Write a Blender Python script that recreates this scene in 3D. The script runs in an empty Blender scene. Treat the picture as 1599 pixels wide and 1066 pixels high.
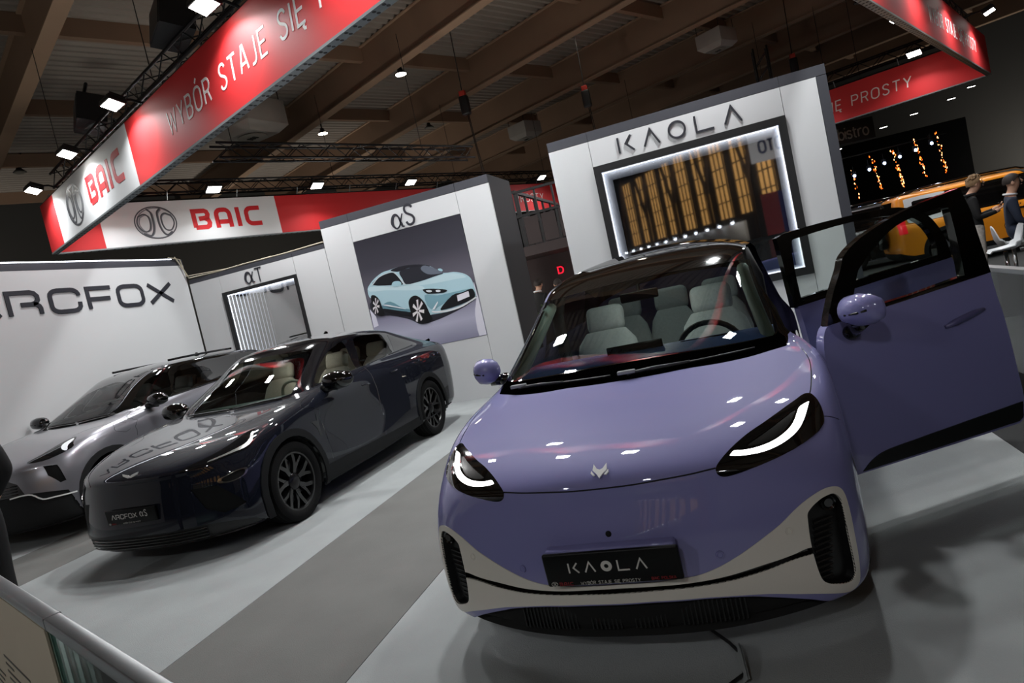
import bpy, bmesh, math, random
import numpy as np
from mathutils import Vector, Matrix
from mathutils.geometry import delaunay_2d_cdt
random.seed(7)
SC = bpy.context.scene
COL = SC.collection
# ---------------------------------------------------------------- camera (24 mm on full frame, tilted by hand)
PITCH, ROLL, HEAD, EYE = .0678, .2196, -.3129, 1.5476
def yawv(v, a):
    c, s = math.cos(a), math.sin(a); return Vector((c * v[0] + s * v[1], -s * v[0] + c * v[1], v[2]))
_f = Vector((0, math.cos(PITCH), -math.sin(PITCH))); _u = Vector((0, math.sin(PITCH), math.cos(PITCH))); _r = Vector((1, 0, 0))
_rt = yawv(_r * math.cos(ROLL) - _u * math.sin(ROLL), HEAD); _up = yawv(_r * math.sin(ROLL) + _u * math.cos(ROLL), HEAD); _fw = yawv(_f, HEAD)
_cd = bpy.data.cameras.new('camera'); CAM = bpy.data.objects.new('camera', _cd); COL.objects.link(CAM)
_cd.sensor_width = 36; _cd.lens = 24.0; _cd.clip_start = .05; _cd.clip_end = 300
CAM.matrix_world = Matrix(((_rt.x, _up.x, -_fw.x, 0), (_rt.y, _up.y, -_fw.y, 0), (_rt.z, _up.z, -_fw.z, EYE), (0, 0, 0, 1)))
SC.camera = CAM
# ---------------------------------------------------------------- world and exposure
_w = bpy.data.worlds.new('hall_air'); SC.world = _w; _w.use_nodes = True
_w.node_tree.nodes['Background'].inputs[0].default_value = (1, .93, .86, 1); _w.node_tree.nodes['Background'].inputs[1].default_value = .05
SC.view_settings.view_transform = 'Standard'; SC.view_settings.look = 'None'; SC.view_settings.gamma = 1; SC.view_settings.exposure = 0.0
SC.view_settings.use_curve_mapping = False
SC.cycles.use_denoising = True; SC.cycles.max_bounces = 10; SC.cycles.glossy_bounces = 5; SC.cycles.transparent_max_bounces = 24
SC.cycles.transmission_bounces = 6; SC.cycles.diffuse_bounces = 3; SC.cycles.sample_clamp_indirect = 6; SC.cycles.caustics_reflective = False; SC.cycles.caustics_refractive = False
def lamp(name, kind, loc, aim, power, size=(.3, .2), color=(1, .97, .93), spread=None, parent=None):
    d = bpy.data.lights.new(name, kind); o = bpy.data.objects.new(name, d); COL.objects.link(o)
    d.energy = power; d.color = color; o.location = loc
    if kind == 'AREA':
        d.shape = 'RECTANGLE'; d.size, d.size_y = size
        if spread: d.spread = math.radians(spread)
    if kind == 'SPOT':
        d.spot_size = math.radians(spread or 80); d.spot_blend = .6; d.shadow_soft_size = size[0]
    o.rotation_euler = (Vector(aim) - Vector(loc)).to_track_quat('-Z', 'Y').to_euler()
    if parent: o.parent = parent
    return o
# ---------------------------------------------------------------- materials
def lin(c):
    if isinstance(c, str): c = tuple(int(c[i:i + 2], 16) / 255 for i in (1, 3, 5))
    return tuple(x / 12.92 if x <= .04045 else ((x + .055) / 1.055) ** 2.4 for x in c)
MATS = {}
def mat(name, c='#808080', rough=.5, metal=0, coat=0, emis=0, noise=None, bump=None, spec=.5, flake=0, alpha=None):
    """Principled material; noise=(scale, amount) varies the colour, bump=(scale, strength) gives fine relief"""
    if name in MATS: return MATS[name]
    m = bpy.data.materials.new(name); m.use_nodes = True; t = m.node_tree; n = t.nodes; L = t.links; p = n['Principled BSDF']; c = lin(c)
    p.inputs['Base Color'].default_value = (*c, 1); p.inputs['Roughness'].default_value = rough; p.inputs['Metallic'].default_value = metal
    p.inputs['Coat Weight'].default_value = coat; p.inputs['Coat Roughness'].default_value = .02; p.inputs['Specular IOR Level'].default_value = spec
    if emis: p.inputs['Emission Color'].default_value = (*c, 1); p.inputs['Emission Strength'].default_value = emis
    tc = None
    if noise or bump:
        tc = n.new('ShaderNodeTexCoord')
    if noise:
        x = n.new('ShaderNodeTexNoise'); x.inputs['Scale'].default_value = noise[0]; x.inputs['Detail'].default_value = 4; L.new(tc.outputs['Object'], x.inputs['Vector'])
        r = n.new('ShaderNodeMapRange'); r.inputs[1].default_value = .3; r.inputs[2].default_value = .7; r.inputs[3].default_value = 1 - noise[1]; r.inputs[4].default_value = 1 + noise[1]; L.new(x.outputs['Fac'], r.inputs[0])
        v = n.new('ShaderNodeVectorMath'); v.operation = 'SCALE'; v.inputs[0].default_value = c; L.new(r.outputs[0], v.inputs['Scale']); L.new(v.outputs[0], p.inputs['Base Color'])
    if bump:
        x = n.new('ShaderNodeTexNoise'); x.inputs['Scale'].default_value = bump[0]; x.inputs['Detail'].default_value = 3; L.new(tc.outputs['Object'], x.inputs['Vector'])
        b = n.new('ShaderNodeBump'); b.inputs['Strength'].default_value = bump[1]; b.inputs['Distance'].default_value = .01; L.new(x.outputs['Fac'], b.inputs['Height']); L.new(b.outputs[0], p.inputs['Normal'])
    MATS[name] = m; return m
def glass(name, tint='#ffffff', refl=1.0, rough=0.0, floor_refl=0.0):
    """thin pane: tinted transparent mixed with a mirror reflection by Fresnel"""
    if name in MATS: return MATS[name]
    m = bpy.data.materials.new(name); m.use_nodes = True; t = m.node_tree; n = t.nodes; L = t.links; n.clear()
    o = n.new('ShaderNodeOutputMaterial'); mx = n.new('ShaderNodeMixShader'); tr = n.new('ShaderNodeBsdfTransparent'); g = n.new('ShaderNodeBsdfGlossy'); fr = n.new('ShaderNodeFresnel')
    fr.inputs['IOR'].default_value = 1.5; tr.inputs[0].default_value = (*lin(tint), 1); g.inputs['Roughness'].default_value = rough
    r = n.new('ShaderNodeMath'); r.operation = 'MULTIPLY_ADD'; r.inputs[1].default_value = refl; r.inputs[2].default_value = floor_refl; r.use_clamp = True
    L.new(fr.outputs[0], r.inputs[0]); L.new(r.outputs[0], mx.inputs[0]); L.new(tr.outputs[0], mx.inputs[1]); L.new(g.outputs[0], mx.inputs[2]); L.new(mx.outputs[0], o.inputs[0])
    MATS[name] = m; return m
# ---------------------------------------------------------------- objects
def tag(o, label=None, cat=None, group=None, kind=None):
    if label: o['label'] = label
    if cat: o['category'] = cat
    if group: o['group'] = group
    if kind: o['kind'] = kind
    return o
def thing(name, label, cat, loc=(0, 0, 0), yaw=0, group=None):
    o = bpy.data.objects.new(name, None); COL.objects.link(o); o.location = loc; o.rotation_euler = (0, 0, -yaw); o.empty_display_size = .2
    return tag(o, label, cat, group)
def link(name, me, m=None, parent=None, smooth=False):
    o = bpy.data.objects.new(name, me); COL.objects.link(o)
    if m is not None and not me.materials: me.materials.append(m)
    if parent is not None: o.parent = parent
    if smooth:
        for p in me.polygons: p.use_smooth = True
    return o
def copy_tree(o, parent=None):
    c = o.copy(); COL.objects.link(c); c.parent = parent
    for ch in list(o.children): copy_tree(ch, c)
    return c
class MB:
    """collects simple shapes into one mesh"""
    def __init__(s): s.v = []; s.f = []
    def add(s, v, f):
        k = len(s.v); s.v += [tuple(p) for p in v]; s.f += [tuple(i + k for i in q) for q in f]; return s
    def box(s, a, b, M=None, bev=0):
        x0, y0, z0 = a; x1, y1, z1 = b
        if bev:
            bm = bmesh.new(); bmesh.ops.create_cube(bm, size=1)
            for q in bm.verts: q.co = Vector(((x0 + x1) / 2 + q.co.x * (x1 - x0), (y0 + y1) / 2 + q.co.y * (y1 - y0), (z0 + z1) / 2 + q.co.z * (z1 - z0)))
            bmesh.ops.bevel(bm, geom=bm.edges[:], offset=bev, segments=3, affect='EDGES', profile=.5)
            bm.verts.index_update(); V = [q.co.copy() for q in bm.verts]; Fc = [[q.index for q in f.verts] for f in bm.faces]; bm.free()
        else:
            V = [Vector(p) for p in ((x0, y0, z0), (x1, y0, z0), (x1, y1, z0), (x0, y1, z0), (x0, y0, z1), (x1, y0, z1), (x1, y1, z1), (x0, y1, z1))]
            Fc = [(3, 2, 1, 0), (4, 5, 6, 7), (0, 1, 5, 4), (1, 2, 6, 5), (2, 3, 7, 6), (3, 0, 4, 7)]
        if M is not None: V = [M @ p for p in V]
        return s.add(V, Fc)
    def tube(s, path, r, n=8, closed=False, cap=True):
        P = [Vector(p) for p in path]; R = r if isinstance(r, (list, tuple)) else [r] * len(P); N = len(P); rings = []; up = None
        for i, p in enumerate(P):
            a = P[(i - 1) % N] if (i or closed) else P[0]; b = P[(i + 1) % N] if (i < N - 1 or closed) else P[-1]
            t = (b - a).normalized()
            if up is None: up = t.orthogonal().normalized()
            up = (up - t * up.dot(t)).normalized(); w = t.cross(up)
            rings.append([p + (up * math.cos(k * 2 * math.pi / n) + w * math.sin(k * 2 * math.pi / n)) * R[i] for k in range(n)])
        V = [q for g in rings for q in g]; Fc = []
        for i in range(N if closed else N - 1):
            j = (i + 1) % N
            for k in range(n): Fc.append((i * n + k, i * n + (k + 1) % n, j * n + (k + 1) % n, j * n + k))
        if cap and not closed: Fc += [tuple(range(n))[::-1], tuple(range((N - 1) * n, N * n))]
        return s.add(V, Fc)
    def lathe(s, prof, n=24, M=None):
        """profile of (radius, height) turned about z"""
        V = []; Fc = []; m = len(prof)
        for k in range(n):
            a = 2 * math.pi * k / n; V += [Vector((r * math.cos(a), r * math.sin(a), h)) for r, h in prof]
        for k in range(n):
            j = (k + 1) % n
            for i in range(m - 1):
                if prof[i][0] == 0 and prof[i + 1][0] == 0: continue
                Fc.append((k * m + i, j * m + i, j * m + i + 1, k * m + i + 1))
        if M is not None: V = [M @ p for p in V]
        return s.add(V, Fc)
    def prism(s, poly, d, M=None):
        """flat outline (x, z) given thickness d along y (from 0 to d)"""
        n = len(poly); V = [Vector((x, 0, z)) for x, z in poly] + [Vector((x, d, z)) for x, z in poly]
        Fc = [tuple(range(n)), tuple(range(2 * n - 1, n - 1, -1))] + [((i + 1) % n, i, i + n, (i + 1) % n + n) for i in range(n)]
        if M is not None: V = [M @ p for p in V]
        return s.add(V, Fc)
    def grid(s, G):
        G = np.asarray(G); a, b = G.shape[:2]
        return s.add([tuple(p) for p in G.reshape(-1, 3)], [(i * b + j, (i + 1) * b + j, (i + 1) * b + j + 1, i * b + j + 1) for i in range(a - 1) for j in range(b - 1)])
    def ball(s, c, r, n=16, m=10, M=None):
        r = r if isinstance(r, (tuple, list)) else (r, r, r); G = []
        for i in range(m + 1):
            t = math.pi * i / m; G.append([(c[0] + r[0] * math.sin(t) * math.cos(2 * math.pi * j / n), c[1] + r[1] * math.sin(t) * math.sin(2 * math.pi * j / n), c[2] - r[2] * math.cos(t)) for j in range(n + 1)])
        if M is not None: G = [[tuple(M @ Vector(p)) for p in row] for row in G]
        return s.grid(G)
    def mesh(s, name):
        me = bpy.data.meshes.new(name); me.from_pydata(s.v, [], s.f); me.update(); return me
    def build(s, name, m, parent=None, smooth=None, fix=True, merge=0):
        me = s.mesh(name)
        if fix or merge:
            bm = bmesh.new(); bm.from_mesh(me)
            if merge: bmesh.ops.remove_doubles(bm, verts=bm.verts[:], dist=merge)
            if fix: bmesh.ops.recalc_face_normals(bm, faces=bm.faces[:])
            bm.to_mesh(me); bm.free()
        o = link(name, me, m, parent)
        if smooth: 
            for p in me.polygons: p.use_smooth = True
            if smooth is not True: me.set_sharp_from_angle(angle=math.radians(smooth))
        return o
def loft(rings, cap=True):
    """closed rings of equal length -> mesh"""
    b = MB(); n = len(rings[0]); V = [p for r in rings for p in r]; F = []
    for i in range(len(rings) - 1):
        for k in range(n): F.append((i * n + k, i * n + (k + 1) % n, (i + 1) * n + (k + 1) % n, (i + 1) * n + k))
    if cap: F += [tuple(range(n))[::-1], tuple(range((len(rings) - 1) * n, len(rings) * n))]
    return b.add(V, F)
# ---------------------------------------------------------------- car body surfaces (B-spline loft, symmetric half)
class Surf:
    """Half car skin. net[row][col]=(x,y,z): rows run from sill to roof ridge, columns from nose centre round to tail centre."""
    def __init__(s, net, iters=3):
        D = np.array(net, float); s.nu, s.nv = D.shape[:2]; C = D.copy()
        for _ in range(iters):
            s.pad(C); C = C + .85 * (D - s.knots())
        s.pad(C)
    def pad(s, C):
        mir = np.array([-1, 1, 1.])
        top = C[-2] * mir
        G = np.concatenate([(2 * C[0] - C[1])[None], C, top[None]], 0)
        s.G = np.concatenate([(G[:, 1] * mir)[:, None], G, (G[:, -2] * mir)[:, None]], 1)
    def knots(s):
        G = s.G; R = (G[:-2] + 4 * G[1:-1] + G[2:]) / 6
        return (R[:, :-2] + 4 * R[:, 1:-1] + R[:, 2:]) / 6
    @staticmethod
    def basis(t, d):
        if d: return np.stack([-.5 * (1 - t) ** 2, 1.5 * t * t - 2 * t, -1.5 * t * t + t + .5, .5 * t * t], -1)
        return np.stack([(1 - t) ** 3, 3 * t ** 3 - 6 * t * t + 4, -3 * t ** 3 + 3 * t * t + 3 * t + 1, t ** 3], -1) / 6
    def ev(s, uv, du=0, dv=0):
        uv = np.asarray(uv, float); u = np.clip(uv[..., 0], 0, s.nu - 1); v = np.clip(uv[..., 1], 0, s.nv - 1)
        i = np.minimum(u.astype(int), s.nu - 2); j = np.minimum(v.astype(int), s.nv - 2)
        bu = s.basis(u - i, du); bv = s.basis(v - j, dv); P = 0
        for a in range(4):
            for b in range(4):
                P = P + (bu[..., a] * bv[..., b])[..., None] * s.G[i + a, j + b]
        return P
    def nrm(s, uv):
        n = np.cross(s.ev(uv, dv=1), s.ev(uv, du=1)); return n / np.maximum(np.linalg.norm(n, axis=-1, keepdims=True), 1e-9)
    def shift(s, uv, d3):
        """uv displaced so that the surface point moves by about d3"""
        Ju, Jv = s.ev(uv, du=1), s.ev(uv, dv=1)
        a = (Ju * Ju).sum(-1); b = (Ju * Jv).sum(-1); c = (Jv * Jv).sum(-1); p = (Ju * d3).sum(-1); q = (Jv * d3).sum(-1)
        det = np.maximum(a * c - b * b, 1e-9)
        return np.stack([(c * p - b * q) / det, (a * q - b * p) / det], -1) + uv
    def strip(s, uv, w):
        """closed uv polygon that thickens an open uv polyline to width w metres"""
        uv = smooth_line(np.asarray(uv, float), 0); P = s.ev(uv); N = s.nrm(uv)
        T = np.gradient(P, axis=0); S = np.cross(N, T); S /= np.maximum(np.linalg.norm(S, axis=-1, keepdims=True), 1e-9)
        return np.concatenate([s.shift(uv, S * w / 2), s.shift(uv, -S * w / 2)[::-1]])
def smooth_line(p, n=4, closed=False):
    """Catmull-Rom resampling, n points per span (n=0: as it is)"""
    p = np.asarray(p, float)
    if n == 0: return p
    q = np.concatenate([p[-1:], p, p[:2]]) if closed else np.concatenate([2 * p[:1] - p[1:2], p, 2 * p[-1:] - p[-2:-1]])
    o = []
    for i in range(1, len(q) - 2):
        a, b, c, d = q[i - 1:i + 3]
        for k in range(n):
            t = k / n; o.append(.5 * (2 * b + (c - a) * t + (2 * a - 5 * b + 4 * c - d) * t * t + (3 * b - a - 3 * c + d) * t ** 3))
    if not closed: o.append(p[-1])
    return np.array(o)
def inside(pts, poly):
    x, y = pts[:, 0], pts[:, 1]; r = np.zeros(len(pts), bool); q = np.roll(poly, 1, 0)
    for (ax, ay), (bx, by) in zip(poly, q):
        if ay != by: r ^= ((ay > y) != (by > y)) & (x < (bx - ax) * (y - ay) / (by - ay) + ax)
    return r
def arcs(c, r, a0, a1, n=12):
    t = np.radians(np.linspace(a0, a1, n)); return np.stack([c[0] + r * np.cos(t), c[1] + r * np.sin(t)], -1)
# ---------------------------------------------------------------- car building
def find_uv(S, yz, v0, v1, idx=(1, 2)):
    """uv of side points given by (y, z), searched between columns v0 and v1"""
    if not hasattr(S, 'tab'):
        S.tab = np.stack(np.meshgrid(np.linspace(0, S.nu - 1, (S.nu - 1) * 10 + 1), np.linspace(0, S.nv - 1, (S.nv - 1) * 10 + 1), indexing='ij'), -1).reshape(-1, 2); S.tabp = S.ev(S.tab)
    ok = (S.tab[:, 1] >= v0) & (S.tab[:, 1] <= v1); T, P = S.tab[ok], S.tabp[ok][:, idx]; o = []
    for q in np.asarray(yz, float):
        uv = T[np.argmin(((P - q) ** 2).sum(1))].copy()
        for _ in range(4):
            J = np.stack([S.ev(uv, du=1)[list(idx)], S.ev(uv, dv=1)[list(idx)]], 1); r = q - S.ev(uv)[list(idx)]
            try: d = np.linalg.solve(J, r)
            except np.linalg.LinAlgError: break
            uv = uv + np.clip(d, -.3, .3); uv = np.clip(uv, [0, 0], [S.nu - 1, S.nv - 1])
        o.append(uv)
    return np.array(o)
def cut_skin(S, regions, step=6):
    """Split the half skin into regions. regions: list of (name, polygon in uv), first match wins.
    Returns {name: (uv points, triangles)}; the rest is 'rest'."""
    nu, nv = (S.nu - 1) * step, (S.nv - 1) * step
    pts = [(i / step, j / step) for i in range(nu + 1) for j in range(nv + 1)]; edges = []
    for nm, poly in regions:
        q = np.clip(np.asarray(poly, float), [0, 0], [S.nu - 1, S.nv - 1])
        # subdivide long edges so that the outline follows the skin
        o = []
        for a, b in zip(q, np.roll(q, -1, 0)):
            k = max(1, int(math.ceil(np.abs(b - a).max() * step * .9)))
            o += [tuple(a + (b - a) * t / k) for t in range(k)]
        k0 = len(pts); pts += o; edges += [(k0 + i, k0 + (i + 1) % len(o)) for i in range(len(o))]
    r = delaunay_2d_cdt([Vector(p) for p in pts], edges, [], 0, 1e-5)
    V = np.array([tuple(p) for p in r[0]]); F = np.array([tuple(f) for f in r[2] if len(f) == 3]); c = V[F].mean(1)
    own = np.full(len(F), len(regions))
    for k in range(len(regions) - 1, -1, -1): own[inside(c, np.asarray(regions[k][1], float))] = k
    out = {}
    for k, nm in enumerate([n for n, _ in regions] + ['rest']):
        t = F[own == k]
        if len(t) == 0: continue
        if nm in out: out[nm] = (V, np.concatenate([out[nm][1], t]))
        else: out[nm] = (V, t)
    return out
def skin_mesh(S, name, V, T, sides=(1, -1), off=0, rim=0, fn=None):
    """lift uv triangles to the skin (offset along the normal; rim adds walls of that depth along the outline)"""
    ids, inv = np.unique(T, return_inverse=True); T = inv.reshape(-1, 3); uv = V[ids]; P0 = S.ev(uv); N = S.nrm(uv)
    P = P0 + N * off
    if fn is not None: P = fn(P, N, uv)
    vs, fs, ns = [], [], []; base = 0
    a = P[T]; fl = (np.cross(a[:, 1] - a[:, 0], a[:, 2] - a[:, 0]) * N[T[:, 0]]).sum(1) < 0
    T = np.where(fl[:, None], T[:, ::-1], T)
    for sd in sides:
        m = np.array([sd, 1, 1.]); Q, NN = P * m, N * m; t = T if sd > 0 else T[:, ::-1]
        vs.append(Q); ns.append(NN); fs += (t + base).tolist(); base += len(Q)
        if rim:
            e = {}
            for f in t:
                for i in range(3):
                    k = (f[i], f[(i + 1) % 3]); e[k] = 1
            be = [k for k in e if (k[1], k[0]) not in e]
            be = [k for k in be if not (abs(Q[k[0], 0]) < 1e-4 and abs(Q[k[1], 0]) < 1e-4)]
            if be:
                B = np.array(be); A = Q[B[:, 0]]; C = Q[B[:, 1]]; dA = NN[B[:, 0]] * -rim; dC = NN[B[:, 1]] * -rim
                quad = np.stack([A, C, C + dC, A + dA], 1); qn = np.cross(quad[:, 1] - quad[:, 0], quad[:, 3] - quad[:, 0]); qn /= np.maximum(np.linalg.norm(qn, axis=1, keepdims=True), 1e-9)
                k = len(B); vs.append(quad.reshape(-1, 3)); ns.append(np.repeat(-qn, 4, 0)); fs += [(base + 4 * i + 3, base + 4 * i + 2, base + 4 * i + 1, base + 4 * i) for i in range(k)]; base += 4 * k
    vs = np.concatenate(vs); ns = np.concatenate(ns)
    me = bpy.data.meshes.new(name); me.from_pydata(vs.tolist(), [], fs); me.update()
    for p in me.polygons: p.use_smooth = True
    me.normals_split_custom_set_from_vertices(ns.tolist())
    return me
def wheel_parts(parent, c, R, W, side, rim_r, spokes, tyre_m, rim_m, dark_m, style='y', face_m=None, cap_m=None):
    """one wheel as a child with tyre, rim, spokes; axle along x, outer face towards side"""
    M = Matrix.Translation(Vector(c)) @ Matrix.Rotation(math.pi / 2 * side, 4, 'Y')
    t = MB(); h = W / 2
    t.lathe([(rim_r, -h * .8), (rim_r + .02, -h * .95), (R * .90, -h), (R * .975, -h * .86), (R, -h * .6), (R, h * .6), (R * .975, h * .86), (R * .90, h), (rim_r + .02, h * .95), (rim_r, h * .8)], 48, M)
    r = MB(); r.lathe([(rim_r + .004, h * .82), (rim_r - .012, h * .80), (rim_r - .022, h * .55), (rim_r - .03, -h * .6), (.09, -h * .62), (0, -h * .62)], 40, M)
    rm = r.build('wheel', rim_m, parent, 35)
    t.build('tyre', tyre_m, rm, 40)
    g = MB()
    for k in range(4): g.lathe([(R * 1.002, -h * .62 + k * h * .38), (R * 1.002, -h * .62 + k * h * .38 + .012)], 48, M)
    g.build('tread_groove', dark_m, rm, True, fix=False)
    dk = MB(); dk.lathe([(0, -.01), (rim_r * .72, -.01), (rim_r * .72, .006), (0, .006)], 28, M); dk.build('brake_disc', mat('brake_steel', '#3c3d40', .35, 1), rm, 35)
    for k in range(spokes):
        a0 = 2 * math.pi * k / spokes; sp = MB()
        def P(r_, a, z): return M @ Vector((r_ * math.cos(a), r_ * math.sin(a), z))
        def bar(r0, r1, a_in, a_out, w0, w1, z0, z1, th=.025):
            V = []
            for rr, aa, ww, zz in ((r0, a_in, w0, z0), ((r0 + r1) / 2, (a_in + a_out) / 2, (w0 + w1) / 2, (z0 + z1) / 2 + .004), (r1, a_out, w1, z1)):
                V += [P(rr, aa - ww / rr / 2, zz - th), P(rr, aa + ww / rr / 2, zz - th), P(rr, aa + ww / rr * .42, zz), P(rr, aa - ww / rr * .42, zz)]
            F = [(0, 3, 2, 1), (8, 9, 10, 11)]
            for b in (0, 4):
                for i in range(4): F.append((b + i, b + (i + 1) % 4, b + 4 + (i + 1) % 4, b + 4 + i))
            sp.add(V, F)
        hz = h * .72
        if style == 'y':
            bar(.06, rim_r - .012, a0, a0 + .30, .050, .040, hz - .02, hz, .03); bar(.10, rim_r - .012, a0, a0 - .20, .035, .030, hz - .02, hz - .006, .03)
        elif style == 'fan':
            bar(.05, rim_r - .012, a0, a0 + .42, .055, .115, hz - .025, hz, .02)
        else:
            bar(.05, rim_r - .012, a0, a0, .05, .05, hz - .015, hz)
        sp.build('spoke', face_m or rim_m, rm, 30)
    hb = MB(); hb.lathe([(0, h * .74), (.035, h * .74), (.06, h * .70), (.075, h * .60), (.075, h * .3)], 24, M); hb.build('hub_cap', cap_m or rim_m, rm, 35)
    return rm

def pieces(V, T):
    """connected groups of triangles"""
    par = {}
    def f(a):
        while par.setdefault(a, a) != a: par[a] = par[par[a]]; a = par[a]
        return a
    for a, b, c in T.tolist(): ra = f(a); par[f(b)] = ra; par[f(c)] = ra
    lab = np.array([f(a) for a in T[:, 0].tolist()]); u, n = np.unique(lab, return_counts=True)
    return [T[lab == k] for k in u[np.argsort(-n)]]
def skin_parts(root, S, regs, step=6, base=None):
    """regs: dicts name, poly, mat, off, rim, sides ('both', 'each' or a tuple), skip, under (key of the parent part)"""
    cut = cut_skin(S, [(r['key'], r['poly']) for r in regs], step); made = {}; todo = []; seen = set()
    for r in list(regs) + [base]:
        if r['key'] in seen or r['key'] not in cut or r.get('skip'): continue
        seen.add(r['key']); todo.append(r)
    for r in sorted(todo, key=lambda r: 'under' in r):
        V, T0 = cut[r['key']]
        for T in pieces(V, T0):
            if len(T) < 3: continue
            mid = (np.abs(S.ev(V[np.unique(T)])[:, 0]) < 1e-3).any(); sd = r.get('sides', 'both')
            if sd == 'both': sd = [(1, -1)] if mid else [(1,), (-1,)]
            elif sd == 'each': sd = [(1,), (-1,)]
            else: sd = [sd]
            for s_ in sd:
                par = made.get((r.get('under'), s_)) or root
                o = link(r['name'], skin_mesh(S, r['name'], V, T, s_, r.get('off', 0), r.get('rim', 0), r.get('fn')), r['mat'], par); made.setdefault((r['key'], s_), o)
                if r.get('label'): o['label'] = r['label']
    return made
def arch_poly(S, y, z, r, v0, v1, z0, n=20):
    """uv outline of a wheel opening"""
    a0 = math.asin(max(-1, min(1, (z0 - z) / r)))
    t = np.linspace(a0, math.pi - a0, n); yz = np.stack([y - r * np.cos(t), z + r * np.sin(t)], -1)
    uv = find_uv(S, yz, v0, v1); uv[0, 0] = min(uv[0, 0], .0); uv[-1, 0] = min(uv[-1, 0], .0)
    return uv
def liner(root, y, z, r, x0, x1, m):
    for s_ in (1, -1):
        b = MB(); n = 18; G = []
        for x in (x0, x1): G.append([(s_ * x, y - r * math.cos(t), z + r * math.sin(t)) for t in np.linspace(-.35, math.pi + .35, n)])
        b.grid(G); b.add([(s_ * x0, y - r * math.cos(t), z + r * math.sin(t)) for t in np.linspace(-.35, math.pi + .35, n)], [tuple(range(n))])
        b.build('wheel_liner', m, root, fix=False)
def seat(root, x, y, z0, m, head=True, w=.52, name='seat'):
    """car seat facing -y"""
    b = MB(); b.box((x - w / 2, y - .52, z0), (x + w / 2, y + .03, z0 + .16), bev=.05)
    M = Matrix.Translation((x, y, z0 + .10)) @ Matrix.Rotation(math.radians(-20), 4, 'X')
    R = []
    for k, (zz, ww, tt) in enumerate(((0, .50, .16), (.12, .52, .17), (.35, .50, .15), (.52, .42, .12), (.60, .30, .09))):
        R.append([M @ Vector((ww * w / .52 / 2 * math.copysign(abs(math.cos(a)) ** .5, math.cos(a)), -.02 + tt / 2 * math.copysign(abs(math.sin(a)) ** .6, math.sin(a)), zz)) for a in np.linspace(0, 2 * math.pi, 20, endpoint=False)])
    b.add(*(lambda q: (q.v, q.f))(loft(R))); o = b.build(name, m, root, 50)
    if head:
        h = MB(); h.box((-.14, -.055, .60), (.14, .055, .80), M, bev=.05); h.build('headrest', m, o, 50)
    return o
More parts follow.
